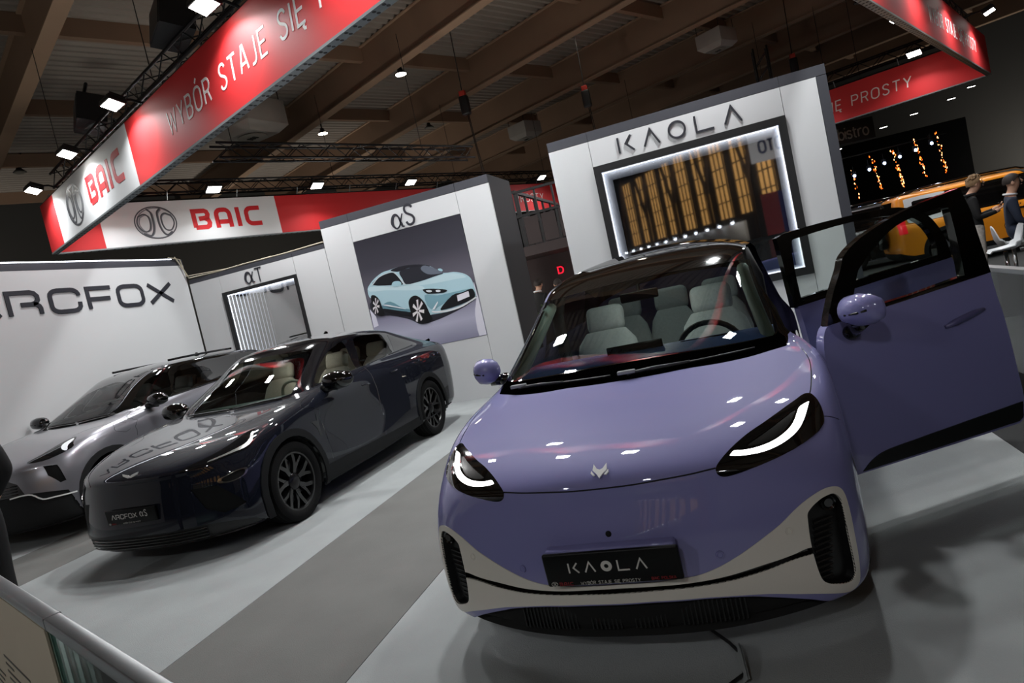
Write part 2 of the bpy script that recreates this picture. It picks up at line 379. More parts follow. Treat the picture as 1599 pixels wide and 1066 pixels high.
# ---------------------------------------------------------------- lettering drawn as strokes
def _arc(cx, cy, rx, ry, a0, a1, n=10): return [(cx + rx * math.cos(math.radians(a)), cy + ry * math.sin(math.radians(a))) for a in np.linspace(a0, a1, n)]
def _sq(w, r=.22, n=5):   # rounded box outline, closed
    return [(w / 2, 1)] + _arc(w - r, 1 - r, r, r, 90, 0, n) + _arc(w - r, r, r, r, 0, -90, n) + _arc(r, r, r, r, -90, -180, n) + _arc(r, 1 - r, r, r, 180, 90, n) + [(w / 2, 1)]
def _S(w): return [(x * w / .54, y) for x, y in smooth_line(np.array([(.52, .83), (.43, .96), (.27, 1.0), (.10, .94), (.03, .77), (.11, .61), (.28, .51), (.45, .41), (.53, .24), (.45, .07), (.27, .0), (.10, .04), (.01, .18)]), 4)]
GLY = {
 'A': (.62, [[(0, 0), (.26, 1), (.36, 1), (.62, 0)], [(.1, .30), (.52, .30)]]), 'B': (.56, [[(0, 0), (0, 1), (.34, 1)] + _arc(.34, .76, .18, .24, 90, -90, 7) + [(0, .52)], [(.34, .52)] + _arc(.34, .26, .22, .26, 90, -90, 7) + [(0, 0)]]),
 'E': (.5, [[(.5, 1), (0, 1), (0, 0), (.5, 0)], [(0, .52), (.44, .52)]]), 'I': (.0, [[(0, 0), (0, 1)]]), 'J': (.36, [[(.36, 1), (.36, .22)] + _arc(.14, .22, .22, .22, 0, -90, 6) + [(0, 0)]]),
 'O': (.66, [_sq(.66, .30)]), 'P': (.56, [[(0, 0), (0, 1), (.32, 1)] + _arc(.32, .74, .24, .26, 90, -90, 8) + [(0, .48)]]), 'R': (.58, [[(0, 0), (0, 1), (.32, 1)] + _arc(.32, .74, .24, .26, 90, -90, 8) + [(0, .48)], [(.34, .48), (.56, 0)]]),
 'S': (.54, [_S(.54)]), 'T': (.62, [[(0, 1), (.62, 1)], [(.31, 1), (.31, 0)]]), 'W': (.86, [[(0, 1), (.2, 0), (.43, .8), (.66, 0), (.86, 1)]]), 'Y': (.6, [[(0, 1), (.3, .46), (.6, 1)], [(.3, .46), (.3, 0)]]),
 'C': (.56, [[(.56, .86)] + _arc(.3, .74, .26, .26, 30, 90, 4) + [(.3, 1)] + _arc(.26, .74, .26, .26, 90, 180, 6) + _arc(.26, .26, .26, .26, 180, 270, 6) + [(.4, 0), (.56, .12)]]),
 'L': (.5, [[(0, 1), (0, 0), (.5, 0)]]), 'K': (.54, [[(0, 0), (0, 1)], [(.54, 1), (.06, .5), (.54, 0)]]), 'M': (.74, [[(0, 0), (0, 1), (.37, .35), (.74, 1), (.74, 0)]]),
 'X': (.8, [[(0, 0), (.8, 1)], [(0, 1), (.8, 0)]]), 'F': (.6, [[(0, 0), (0, 1), (.72, 1)], [(0, .50), (.64, .50)]]), 'N': (.6, [[(0, 0), (0, 1), (.6, 0), (.6, 1)]]), 'D': (.6, [[(0, 0), (0, 1), (.3, 1)] + _arc(.3, .5, .3, .5, 90, -90, 10) + [(0, 0)]]), 'U': (.6, [[(0, 1), (0, .3)] + _arc(.3, .3, .3, .3, 180, 360, 8) + [(.6, 1)]]),
 'b': (.5, [[(0, 0), (0, 1)], _arc(.25, .34, .25, .34, 0, 360, 16)]), 'i': (.0, [[(0, 0), (0, .68)], [(0, .88), (0, 1)]]), 's': (.42, [_arc(.22, .52, .2, .16, 20, 270, 9) + _arc(.22, .18, .2, .18, 90, -160, 9)]), 't': (.34, [[(.12, .92), (.12, .14)] + _arc(.26, .14, .14, .14, 180, 280, 4), [(0, .68), (.34, .68)]]), 'r': (.3, [[(0, 0), (0, .68)], [(0, .42)] + _arc(.26, .42, .24, .26, 160, 70, 5)]), 'o': (.5, [_arc(.25, .34, .25, .34, 0, 360, 16)]),
 '^': (.6, [[(0, 0), (.3, 1), (.6, 0)]]), 'k': (.5, [[(0, 0), (0, 1)], [(.44, 1.0), (.08, .55), (.5, .0)]]),
 'a': (.86, [_arc(.36, .46, .30, .42, 35, 330, 16)[::-1] and [(.80, .86), (.62, .34)] + _arc(.33, .42, .31, .40, -20, -320, 16) + [(.62, .44), (.70, .06), (.86, .06)]]),
 '-': (.4, [[(0, .5), (.4, .5)]]), ' ': (.34, []), '|': (0, [[(0, 0), (0, 1)]]),
}
GLY['Ó'] = (GLY['O'][0], GLY['O'][1] + [[(.30, 1.18), (.44, 1.36)]]); GLY['Ę'] = (.5, GLY['E'][1] + [[(.42, 0), (.34, -.13), (.40, -.22), (.50, -.22)]])
BOLD = {'B': (.80, [[(.10, .09), (.10, .91), (.58, .91)] + _arc(.58, .73, .12, .18, 90, -90, 5) + [(.3, .52)], [(.58, .52)] + _arc(.58, .30, .14, .21, 90, -90, 5) + [(.10, .09)]]),
        'A': (.78, [[(.10, .0), (.10, .62)] + _arc(.30, .66, .20, .25, 180, 90, 5) + _arc(.48, .66, .20, .25, 90, 0, 5) + [(.68, .0)], [(.14, .30), (.64, .30)]]),
        'I': (.24, [[(.12, 0), (.12, 1)]]), 'C': (.76, [[(.76, .91), (.34, .91)] + _arc(.34, .65, .24, .26, 90, 180, 5) + _arc(.34, .35, .24, .26, 180, 270, 5) + [(.76, .09)]])}
WIDE = {'A': (1.1, [[(0, 0), (.5, 1), (.6, 1), (1.1, 0)]]), 'R': (1.0, [[(0, 0), (0, 1), (.70, 1)] + _arc(.70, .73, .22, .27, 90, -90, 6) + [(.36, .46)], [(.74, .46)] + _arc(.74, .26, .2, .2, 90, 0, 4) + [(.94, 0)]]),
        'C': (1.0, [[(.98, .70)] + _arc(.72, .74, .26, .26, 10, 90, 5) + _arc(.26, .74, .26, .26, 90, 180, 5) + _arc(.26, .26, .26, .26, 180, 270, 5) + _arc(.72, .26, .26, .26, -90, 10, 5) + [(.98, .40)]]),
        'F': (.86, [[(0, 0), (0, 1), (.90, 1)], [(.06, .47), (.82, .47)]]), 'O': (1.0, [_sq(1.0, .28)]), 'X': (1.05, [[(0, 0), (1.05, 1)], [(0, 1), (1.05, 0)]])}
KAO = {'K': (.95, [[(0, 0), (0, 1)], [(.86, 1), (.46, .52), (.95, .0)]]), '^': (.98, [[(0, 0), (.49, 1), (.98, 0)]]), 'O': (1.0, [_arc(.5, .5, .5, .5, 90, 450, 33)]), 'L': (1.06, [[(0, 1), (0, 0), (1.06, 0)]]), 'Q': (1.0, [])}
GLY['Q'] = KAO['Q']
def ribbon(pts, w):
    """quad strip of width w along a polyline with mitred joints"""
    P = [Vector(p) for p in pts]; P = [p for i, p in enumerate(P) if i == 0 or (p - P[i - 1]).length > 1e-5]; closed = (P[0] - P[-1]).length < 1e-6; n = len(P); A, B = [], []
    for i in range(n):
        d0 = (P[i] - P[i - 1]) if i else ((P[0] - P[-2]) if closed else None); d1 = (P[i + 1] - P[i]) if i < n - 1 else ((P[1] - P[0]) if closed else None)
        d0 = d0 if d0 is not None else d1; d1 = d1 if d1 is not None else d0; d0 = d0.normalized(); d1 = d1.normalized()
        n0 = Vector((-d0.y, d0.x)); n1 = Vector((-d1.y, d1.x)); m = n0 + n1
        if m.length < .3: m = n0.copy(); k = 1
        else: m.normalize(); k = min(1 / max(m.dot(n0), .45), 2.0)
        A.append(P[i] + m * k * w / 2); B.append(P[i] - m * k * w / 2)
    return A, B
def text_mesh(txt, h, weight=.12, depth=.004, gap=.28, slant=0, align='l', wide=1.0, font=None, xs=None):
    """letters standing in the x-z plane, facing -y, front at y=-depth"""
    x = 0; S = []
    table = {'bold': BOLD, 'wide': WIDE, 'kaola': KAO}.get(font, {})
    for ch in txt:
        g = table.get(ch) or GLY[ch]
        if txt.endswith('~'):
            pass
        if g[1]: S.append([[((x + a * wide), b) for a, b in st] for st in g[1]])
        x += g[0] * wide + gap
    W = x - gap; ox = {'l': 0, 'c': -W / 2, 'r': -W}[align]; m = MB(); m.glyphs = []
    for gi, st in [(i, q) for i, gl_ in enumerate(S) for q in gl_]:
        if gi == len(m.glyphs): m.glyphs.append(MB())
        if abs(st[0][0] - st[-1][0]) < 1e-6 and abs(st[0][1] - st[-1][1]) < 1e-6: st = st[:-1] + [st[0]]
        A, B = ribbon(st, weight); n = len(A); V = []
        for y in (-depth, 0):
            for q in A + B: V.append(((q.x + ox + slant * q.y) * h, y, q.y * h))
        F = []
        for i in range(n - 1):
            F += [(i, i + n, i + 1 + n, i + 1), (2 * n + i, 2 * n + i + 1, 3 * n + i + 1, 3 * n + i), (i, i + 1, 2 * n + i + 1, 2 * n + i), (n + i + 1, n + i, 3 * n + i, 3 * n + i + 1)]
        F += [(0, 2 * n, 3 * n, n), (n - 1, 2 * n - 1, 4 * n - 1, 3 * n - 1)]
        m.add(V, F); m.glyphs[gi].add(V, F)
    return m, W * h
def text_part(name, txt, h, m, parent, M=None, **k):
    if txt in ('KAOLA~', 'KAQLA~'): b, w = text_mesh('K^%sL^' % txt[2], h, **k)
    else: b, w = text_mesh(txt, h, **k)
    if h >= .15:   # big letters are pieces of their own
        for q in b.glyphs:
            if M is not None: q.v = [tuple(M @ Vector(p)) for p in q.v]
            o = q.build('letter', m, parent)
        return o
    if M is not None: b.v = [tuple(M @ Vector(p)) for p in b.v]
    return b.build(name, m, parent)
def baic_emblem(r, m, parent, M, depth=.006, dark=None):
    """round emblem: ring with two facing loops"""
    def st(pts, w, q=m, nm='emblem'):
        b = MB(); A, B = ribbon(pts, w); n = len(A); V = []
        for y in (-depth, 0): V += [M @ Vector((p.x * r, y, p.y * r)) for p in A + B]
        F = []
        for i in range(n - 1): F += [(i, i + n, i + 1 + n, i + 1), (2 * n + i, 2 * n + i + 1, 3 * n + i + 1, 3 * n + i), (i, i + 1, 2 * n + i + 1, 2 * n + i), (n + i + 1, n + i, 3 * n + i, 3 * n + i + 1)]
        b.add(V, F); return b
    b = MB()
    c = _arc(0, 0, 1.25, 1, 0, 360, 40); e = st(c, .07); b.add(e.v, e.f)
    for s_ in (1, -1):
        L = [(s_ * x, z) for x, z in [(.42, .88), (.2, .66), (.16, .3), (.18, -.2), (.30, -.62), (.52, -.82), (.86, -.62)]]
        e = st([tuple(p) for p in smooth_line(L, 4)], .10); b.add(e.v, e.f)
        L = [(s_ * x, z) for x, z in [(.98, .42), (.62, .56), (.38, .36), (.36, -.1), (.50, -.46), (.82, -.52), (1.06, -.2), (1.1, .12), (.98, .42)]]
        e = st([tuple(p) for p in smooth_line(L, 4)], .08); b.add(e.v, e.f)
    return b.build('emblem', m, parent)
# printed picture on the poster: flat colour shapes in metres from the middle of its lower edge
POSTER = [
    ('glow','#dedcea',[(-0.978,0.819),(-0.883,0.674),(-0.876,0.517),(-0.985,0.500)]),
    ('glow','#e4e2ee',[(0.949,0.863),(0.984,0.006),(0.842,0.009),(0.850,0.360),(0.923,0.592)]),
    ('shadow','#2a2a33',[(-0.945,0.899),(-0.844,0.684),(-0.616,0.637),(-0.295,0.508),(-0.135,0.401),(0.046,0.386),(0.329,0.424),(0.663,0.502),(0.870,0.582),(0.921,0.654),(0.494,0.724),(-0.605,0.956)]),
    ('body','#b2d2dc',[(-0.924,1.132),(-0.882,1.198),(-0.757,1.289),(-0.595,1.356),(-0.449,1.370),(-0.257,1.384),(-0.029,1.366),(0.168,1.324),(0.280,1.269),(0.384,1.188),(0.490,1.115),(0.652,1.095),(0.795,1.043),(0.879,0.981),(0.925,0.899),(0.940,0.753),(0.926,0.622),(0.812,0.570),(0.622,0.516),(0.391,0.491),(0.121,0.504),(0.054,0.511),(0.011,0.615),(-0.265,0.625),(-0.438,0.682),(-0.679,0.764),(-0.755,0.795),(-0.854,0.923),(-0.891,0.985),(-0.924,1.024)]),
    ('body_light','#c9e0e7',[(-0.872,1.174),(-0.562,1.118),(-0.247,1.061),(0.019,1.009),(0.092,0.935),(-0.176,0.971),(-0.578,1.058),(-0.879,1.101)]),
    ('body_shade','#6f9aa8',[(-0.739,0.791),(-0.707,0.839),(-0.558,0.861),(-0.360,0.713),(-0.253,0.670),(-0.265,0.625),(-0.438,0.682),(-0.679,0.764)]),
    ('body_light','#c6dfe6',[(-0.243,1.075),(0.033,1.063),(0.337,1.090),(0.562,1.092),(0.750,1.040),(0.843,0.969),(0.668,0.976),(0.334,0.987),(0.020,1.013)]),
    ('body_shade','#7fa9b6',[(0.067,0.835),(0.284,0.789),(0.508,0.783),(0.819,0.779),(0.913,0.758),(0.851,0.731),(0.541,0.735),(0.384,0.643),(0.121,0.593)]),
    ('window','#191a20',[(-0.810,1.197),(-0.672,1.292),(-0.461,1.322),(-0.362,1.293),(-0.296,1.188),(-0.263,1.089),(-0.444,1.118)]),
    ('roof','#22222a',[(-0.428,1.361),(-0.257,1.384),(-0.029,1.366),(0.168,1.324),(0.280,1.269),(0.093,1.301),(-0.109,1.325),(-0.276,1.310),(-0.344,1.321)]),
    ('windscreen','#2a2b33',[(-0.278,1.300),(-0.109,1.323),(0.095,1.307),(0.268,1.268),(0.384,1.188),(0.478,1.115),(0.339,1.100),(0.035,1.073),(-0.207,1.079),(-0.251,1.178)]),
    ('windscreen_light','#6d7482',[(0.163,1.306),(0.268,1.268),(0.384,1.188),(0.468,1.119),(0.258,1.139),(0.157,1.193),(0.107,1.266)]),
    ('pillar','#c9d6dc',[(-0.828,1.201),(-0.655,1.309),(-0.456,1.344),(-0.363,1.319),(-0.288,1.218),(-0.219,1.076),(-0.251,1.081),(-0.305,1.198),(-0.377,1.303),(-0.465,1.327),(-0.665,1.290),(-0.801,1.196)]),
    ('mirror','#a9cdd8',[(-0.464,1.129),(-0.419,1.168),(-0.327,1.158),(-0.289,1.123),(-0.306,1.084),(-0.384,1.075),(-0.450,1.094)]),
    ('mirror','#a9cdd8',[(0.397,1.197),(0.443,1.198),(0.476,1.167),(0.459,1.146),(0.413,1.169)]),
    ('headlight','#16181d',[(0.057,0.932),(0.181,0.922),(0.395,0.870),(0.475,0.828),(0.403,0.810),(0.205,0.835),(0.118,0.856)]),
    ('headlight_glow','#e8eef0',[(0.112,0.905),(0.175,0.900),(0.215,0.877),(0.188,0.862),(0.135,0.875)]),
    ('headlight_glow','#e8eef0',[(0.282,0.873),(0.338,0.869),(0.362,0.846),(0.332,0.833),(0.287,0.847)]),
    ('grille','#14151a',[(0.284,0.559),(0.541,0.735),(0.723,0.748),(0.873,0.773),(0.919,0.737),(0.916,0.635),(0.771,0.583),(0.450,0.546)]),
    ('chrome','#e6e9ec',[(0.137,0.564),(0.222,0.540),(0.445,0.526),(0.675,0.551),(0.921,0.629),(0.918,0.605),(0.679,0.523),(0.438,0.496),(0.215,0.514),(0.141,0.538)]),
    ('chrome','#e6e9ec',[(0.149,0.587),(0.269,0.694),(0.274,0.676),(0.185,0.575)]),
    ('plate','#e9e6ef',[(0.620,0.718),(0.829,0.746),(0.829,0.657),(0.614,0.620)]),
    ('wheel','#101014',[(-0.887,1.016),(-0.815,1.023),(-0.751,0.945),(-0.727,0.810),(-0.713,0.679),(-0.800,0.670),(-0.868,0.732),(-0.898,0.846)]),
    ('wheel','#101014',[(-0.234,0.793),(-0.158,0.862),(-0.056,0.851),(0.039,0.725),(0.084,0.537),(0.102,0.428),(-0.000,0.385),(-0.133,0.412),(-0.218,0.535),(-0.242,0.668)]),
    ('sill','#15161c',[(-0.689,0.770),(-0.438,0.682),(-0.265,0.625),(-0.235,0.560),(-0.453,0.626),(-0.691,0.717)]),
    ('trim','#dfe6ea',[(-0.688,0.839),(-0.573,0.804),(-0.328,0.700),(-0.341,0.694),(-0.589,0.786),(-0.692,0.825)]),]
POSTER_RIMS = [((-0.831,0.843),(-0.767,0.830),(-0.795,0.982)),((-0.100,0.613),(0.010,0.590),(-0.052,0.804))]
# ---------------------------------------------------------------- exhibition hall
HE = Vector((.871, -.490, 0)); HN = Vector((.490, .871, 0))          # along the roof beams, across them
def hp(a, b, z=0): return HE * a + HN * b + Vector((0, 0, z))
HM = Matrix(((HE.x, HN.x, 0, 0), (HE.y, HN.y, 0, 0), (0, 0, 1, 0), (0, 0, 0, 1)))
def struct(o): return tag(o, kind='structure')
def node_floor():
    m = mat('hall_concrete', '#3b3d3f', .55, noise=(1.5, .12), bump=(8, .1)); return m
A0, A1, B0, B1, ZB, ZD = -34, 34, -30, 40, 8.5, 9.6
fl = MB(); fl.box((A0 - 1, B0 - 1, -.2), (A1 + 1, B1 + 1, 0), HM); FLOOR = struct(fl.build('floor', node_floor()))
carpet = mat('carpet_light', '#9da1a1', .95, noise=(3, .05), bump=(220, .35)); carpet_d = mat('carpet_dark', '#6c6c69', .95, noise=(3, .06), bump=(220, .35))
def strip(name, x0, x1, y0, y1, z, m):
    o = MB().box((x0, y0, .001), (x1, y1, z)).build(name, m, FLOOR); return o
edges = [-16, -11.55, -10.31, -7.33, -6.21, -3.165, -1.93, 1.43]
for i in range(len(edges) - 1):
    strip('carpet_strip', edges[i] + .002, edges[i + 1] - .002, -7, 25, .006, carpet_d if i % 2 else carpet)
strip('carpet_strip', 1.432, 9, -7, 25, .006, mat('carpet_black', '#2a2b2b', .95, noise=(3, .06), bump=(220, .3)))
# ceiling: trapezoid deck, beams across the hall, purlins between them
dk = MB(); P = []; x = A0; pitch = .30
while x < A1:
    P += [(x, ZD), (x + .10, ZD), (x + .15, ZD + .09), (x + .25, ZD + .09)]; x += pitch
dk.grid([[tuple(HM @ Vector((a, b, z))) for a, z in P] for b in (B0, B1)])
deck = mat('deck_sheet', '#8b8278', .6, .2, noise=(.4, .08))
CEIL = struct(dk.build('ceiling', deck, fix=False))
brown = mat('beam_paint', '#7d6450', .6, noise=(.6, .08)); brown_l = mat('beam_flange', '#8f7660', .6, noise=(.6, .08))
BEAMS = [12.3 + 4.2 * k for k in range(-10, 9)]
for b in BEAMS:
    MB().box((A0, b - .05, ZB + .03), (A1, b + .05, ZD), HM).build('roof_beam', brown, CEIL)
    MB().box((A0, b - .16, ZB), (A1, b + .16, ZB + .03), HM).build('beam_flange', brown_l, CEIL)
    MB().box((A0, b - .14, ZD - .04), (A1, b + .14, ZD - .001), HM).build('beam_flange', brown_l, CEIL)
for k, b in enumerate(BEAMS[:-1]):
    for a in range(-32, 34, 5):
        if not (-34 < a < 34) or b < -10: continue
        MB().box((a - .09, b + .05, ZD - .42), (a + .09, b + 4.15, ZD), HM).build('purlin', brown, CEIL)
        MB().tube([hp(a + .1, b + .06, ZD - .1), hp(a + .75, b + .06, ZB + .1)], .018, 5).build('beam_stiffener', brown_l, CEIL)
# walls of vertical cladding panels
clad = mat('cladding', '#8d8672', .7, noise=(.8, .06)); clad_d = mat('cladding_grey', '#6a6a68', .7, noise=(.8, .06))
def cladding(name, p, q, z0, z1, m, w=1.0, panels=True):
    p, q = Vector(p), Vector(q); d = (q - p); L = d.length; d.normalize(); n = Vector((-d.y, d.x, 0)); M = Matrix(((d.x, n.x, 0, p.x), (d.y, n.y, 0, p.y), (0, 0, 1, 0), (0, 0, 0, 1)))
    o = struct(MB().box((0, .05, z0), (L, .2, z1), M).build(name, mat('wall_dark', '#2b2a27', .8)))
    if panels:
        k = 0
        while k * w < L:
            MB().box((k * w + .03, 0, z0), (min((k + 1) * w, L) - .03, .06, z1), M).build('wall_panel', m, o); k += 1
    return o, M
cladding('wall_back', hp(A1, B1), hp(A0, B1), 0, ZD, clad, 1.3)
WI = struct(MB().box((-8.4, B1 - .10, 2.55), (-1.5, B1 - .03, 3.95), HM).build('window_1', mat('window_dark', '#15171a', .15)))
for k in range(8): MB().box((-8.45 + k * .98, B1 - .16, 2.5), (-8.36 + k * .98, B1 - .08, 4.0), HM).build('mullion', mat('mullion_yellow', '#8b7f48', .6), WI)
for z in (2.5, 3.2, 3.95): MB().box((-8.4, B1 - .15, z - .03), (-1.5, B1 - .09, z + .03), HM).build('transom', mat('mullion_yellow'), WI)
cladding('wall_left', hp(A0, B1), hp(A0, -12), 0, ZD, clad_d, 1.6)
cladding('wall_right', hp(A1, 12), hp(A1, B1), 0, ZD, clad, 1.3)
struct(MB().box((A0, B0 - .2, 0), (A1, B0, ZD), HM).build('wall_front', mat('wall_front_paint', '#3a352f', .8, noise=(.5, .1))))
# colours of the lit timber facade
amber = mat('lit_window', '#d9a560', .5, emis=.9, noise=(.7, .4)); wood = mat('window_wood', '#4d3a28', .6)
# fittings under the roof: high-bay lamps, fan-coil units, hoists
hb_black = mat('lamp_black', '#0c0c0c', .5); hb_glow = mat('lamp_glow', '#fff4e2', .5, emis=30)
def highbay(px, lit, z=ZB + .55, power=60):
    t = thing('high_bay_lamp', ('lit' if lit else 'unlit') + ' bell-shaped lamp hanging between the brown roof beams', 'lamp', (px[0], px[1], z), 0, 'lit lamps under the hall roof' if lit else 'unlit lamps under the hall roof')
    MB().tube([(0, 0, .15), (0, 0, .55)], .03, 6).build('stem', hb_black, t); MB().tube([(-.25, 0, .55), (.25, 0, .55)], .03, 6).build('bracket', hb_black, t)
    MB().lathe([(0, .2), (.07, .19), (.09, .1), (.2, .0), (.19, -.01), (0, .02)], 16).build('housing', hb_black, t, 40)
    MB().lathe([(0, -.005), (.17, -.005), (.17, -.02), (0, -.025)], 16).build('lens', hb_glow if lit else mat('lamp_off', '#77736a', .4), t, 40)
    if lit: lamp('bay_light', 'SPOT', (px[0], px[1], z - .08), (px[0], px[1], 0), power, (.2, .2), (1, .93, .82), 120)
for x, y, l in ((-8.3, 20.5, 1), (-2.5, 21.7, 1), (-6.3, 24.0, 0), (-2.7, 31.7, 1), (-20.5, 12.5, 0), (-16.5, 17.2, 0), (-21.2, 17.6, 0), (-4.2, 16.8, 0), (2.2, 27.6, 0), (-13.2, 23.6, 1), (-10.3, 27.2, 0), (6.4, 28.5, 0), (-2.1, 26.8, 0)):
    highbay((x, y), l)
pale = mat('unit_pale', '#98928a', .5, noise=(2, .05)); hgrey = mat('unit_grille', '#8a857b', .5)
for (x, y, yaw, us), lb in zip(((-12.6, 18.3, .2, 1), (-6.9, 29.6, .5, .65), (1.25, 25.0, .6, .6)), ('behind the long red banner', 'above the dark topped white display wall', 'beside the yellow pipes')):
    t = thing('fan_coil_unit', 'pale square ceiling air unit ' + lb, 'air unit', (x, y, ZB - .35), yaw); t.scale = (us, us, us)
    MB().box((-.8, -.8, .0), (.8, .8, .75), bev=.03).build('casing', pale, t, 40)
    b = MB(); b.add([(-.8, -.8, 0), (.8, -.8, 0), (.8, .8, 0), (-.8, .8, 0), (-.55, -.55, -.22), (.55, -.55, -.22), (.55, .55, -.22), (-.55, .55, -.22)], [(0, 1, 5, 4), (1, 2, 6, 5), (2, 3, 7, 6), (3, 0, 4, 7), (4, 5, 6, 7)]); b.build('hood', pale, t)
    MB().lathe([(0, -.225), (.42, -.225), (.45, -.25), (.40, -.27), (0, -.26)], 24).build('diffuser', hgrey, t, 40)
    for k in range(3): MB().box((-.16 + .12 * k, -.1, -.285), (-.10 + .12 * k, .1, -.262)).build('vane', hb_black, t)
    for sx, sy in ((-1, -1), (1, -1), (1, 1), (-1, 1)): MB().tube([(sx * .7, sy * .7, .75), (sx * .7, sy * .7, 1.25)], .02, 5).build('hanger_rod', hb_black, t)
red_l = mat('hoist_red', '#a02a1e', .5)
for x, y, ln, lb in ((-5.95, 18.9, 2.6, 'above the poster wall'), (-3.0, 22.2, 3.4, 'beside the lit lamp'), (3.6, 26.2, 1.0, 'against the yellow pipe')):
    t = thing('chain_hoist', 'black and red chain hoist hanging ' + lb, 'hoist', (x, y, 7.1))
    MB().box((-.13, -.1, -.32), (.13, .1, .22), bev=.05).build('chain_bag', hb_black, t, 40); MB().box((-.09, -.08, .2), (.09, .08, .36), bev=.02).build('motor', red_l, t, 40)
    MB().tube([(0, 0, .36), (.05, 0, ZD - 7.11)], .015, 5).build('sling', hb_black, t); MB().tube([(.05, 0, -.3), (.08, 0, -.3 - ln * .35), (.2, 0, -.3 - ln)], .012, 5).build('chain', hb_black, t)
    MB().tube([(.0, .05, -.3), (.1, .05, -.3 - ln)], .012, 5).build('chain', hb_black, t)
yel = mat('pipe_yellow', '#a8962c', .5)
for k, (b, a0, a1) in enumerate(((20.4 + .2, -1.5, 16), (24.7, -4, 18), (28.9, -6, 20))):
    o = MB().tube([hp(a0, b, ZB - .13), hp(a1, b, ZB - .13)], .07, 8).build('gas_pipe', yel); tag(o, 'yellow pipe running along the underside of a brown roof beam', 'pipe', 'yellow pipes under the roof')
# unseen floor lights added to brighten the ceiling and far walls
def fill_light(x, y, label, power=190, aim=(0, 0, 9)):
    t = thing('fill_light', label, 'fill_light', (x, y, 0), 0, 'added floor fill lights')
    MB().lathe([(0, 0), (.28, 0), (.28, .03), (.04, .06), (.04, .5)], 20).build('base', hb_black, t, 40); MB().box((-.3, -.2, .5), (.3, .2, .62), bev=.02).build('head', hb_black, t, 40); MB().box((-.27, -.17, .62), (.27, .17, .624)).build('lens', mat('fill_glow', '#fff3e0', .5, emis=6), t)
    lamp('fill_beam', 'AREA', (x, y, .66), (x + aim[0], y + aim[1], aim[2]), power, (.5, .3), (1, .95, .88), 150)
fill_light(-7.6, 13.6, 'added fill light on the floor behind the lower display wall', 90); fill_light(-.2, 13.2, 'added fill light on the floor behind the wall with the large mirror', 90, (1, 2, 9)); fill_light(-14.5, 5.0, 'added fill light on the floor behind the long side wall', 60); fill_light(-5.2, 12.4, 'added fill light on the floor behind the poster wall', 60, (0, 3, 9))
for x, y in ((-9, -9), (0, -12), (9, -6), (14, 3), (-18, -4), (18, 14)): fill_light(x, y, 'unseen fill light added on the floor away from the stand', 170)
fill_light(14.6, 33.5, 'added fill light on the floor beyond the orange car', 420, (-1.5, 5, 4)); fill_light(-15.5, 24.0, 'added fill light on the floor near the far grey wall', 500, (-2, 6, 6)); fill_light(-22.0, 12.0, 'added fill light on the floor near the left grey wall', 800, (-6, 2, 3))
# hanging bistro board and the stage screen far behind the orange car
t = thing('hanging_sign', 'dark hanging board with the pale word bistro', 'sign', (4.85, 25.2, 3.95), math.radians(-18))
MB().box((-.75, -.03, 0), (.65, .03, .68)).build('board', mat('board_dark', '#1b1b1a', .6), t); text_part('lettering', 'bistro', .36, mat('board_text', '#8c8a82', .6), t, Matrix.Translation((-.05, -.032, .14)), weight=.13, depth=.005, align='c', gap=.14)
for x in (-.6, .5): MB().tube([(x, 0, .68), (x, 0, 4.5)], .01, 5).build('cable', hb_black, t)
t = thing('stage_screen', 'huge black stage screen showing five columns of orange sparks', 'screen', (8.3, 34.6, 0), math.radians(-6))
MB().box((-4.2, 0, 1.0), (2.75, .3, 4.75)).build('panel', mat('screen_dark', '#020202', .8, spec=.05), t)
spark = mat('spark_light', '#ff6a1c', .5, emis=5); spark2 = mat('spark_core', '#ffb070', .5, emis=9)
for k, (x, z0, z1, n) in enumerate(((-1.95, 2.3, 3.9, 8), (-1.0, 2.5, 4.1, 16), (-.1, 2.4, 4.15, 24), (.85, 2.55, 4.35, 22), (1.7, 2.6, 4.45, 18))):
    bb, cc = MB(), MB()
    for j in range(n * 2):
        z = z0 + (z1 - z0) * random.random(); x_ = x + (z1 - z) * -.0 + random.gauss(0, .035) + (z - z0) * -.12; r = random.uniform(.01, .034)
        (cc if random.random() < .4 else bb).add([(x_ - r * .6, -.01, z), (x_, -.01, z - r * 1.6), (x_ + r * .6, -.01, z), (x_, -.01, z + r * 1.6)], [(0, 1, 2, 3)])
    tag(bb.build('spark_image', spark, t), kind='stuff'); tag(cc.build('spark_core_image', spark2, t), kind='stuff')
for k in range(7):
    o = thing('stage_spotlight', 'small bluish spotlight on the rig above the dark stage', 'spotlight', (5.2 + .55 * k, 31.5 - .1 * k, 3.1 + .10 * k), 0, 'row of stage spotlights')
    MB().lathe([(0, .18), (.08, .17), (.1, 0), (.09, -.01), (0, 0)], 12).build('can', hb_black, o); MB().ball((0, -.09, .0), .055, 8, 6).build('lens', mat('stage_glow', '#bcd0ff', .5, emis=25), o)
    MB().tube([(0, 0, .18), (0, 0, .4)], .012, 5).build('clamp', hb_black, o)
o = MB().box((-.06, -.06, 0), (.06, .06, .12)).box((-4.3, -.02, .02), (.6, .02, .06)).build('stage_rig', hb_black); o.location = (8.6, 31.3, 3.95); tag(o, 'dark rig bar carrying the stage spotlights', 'rig')
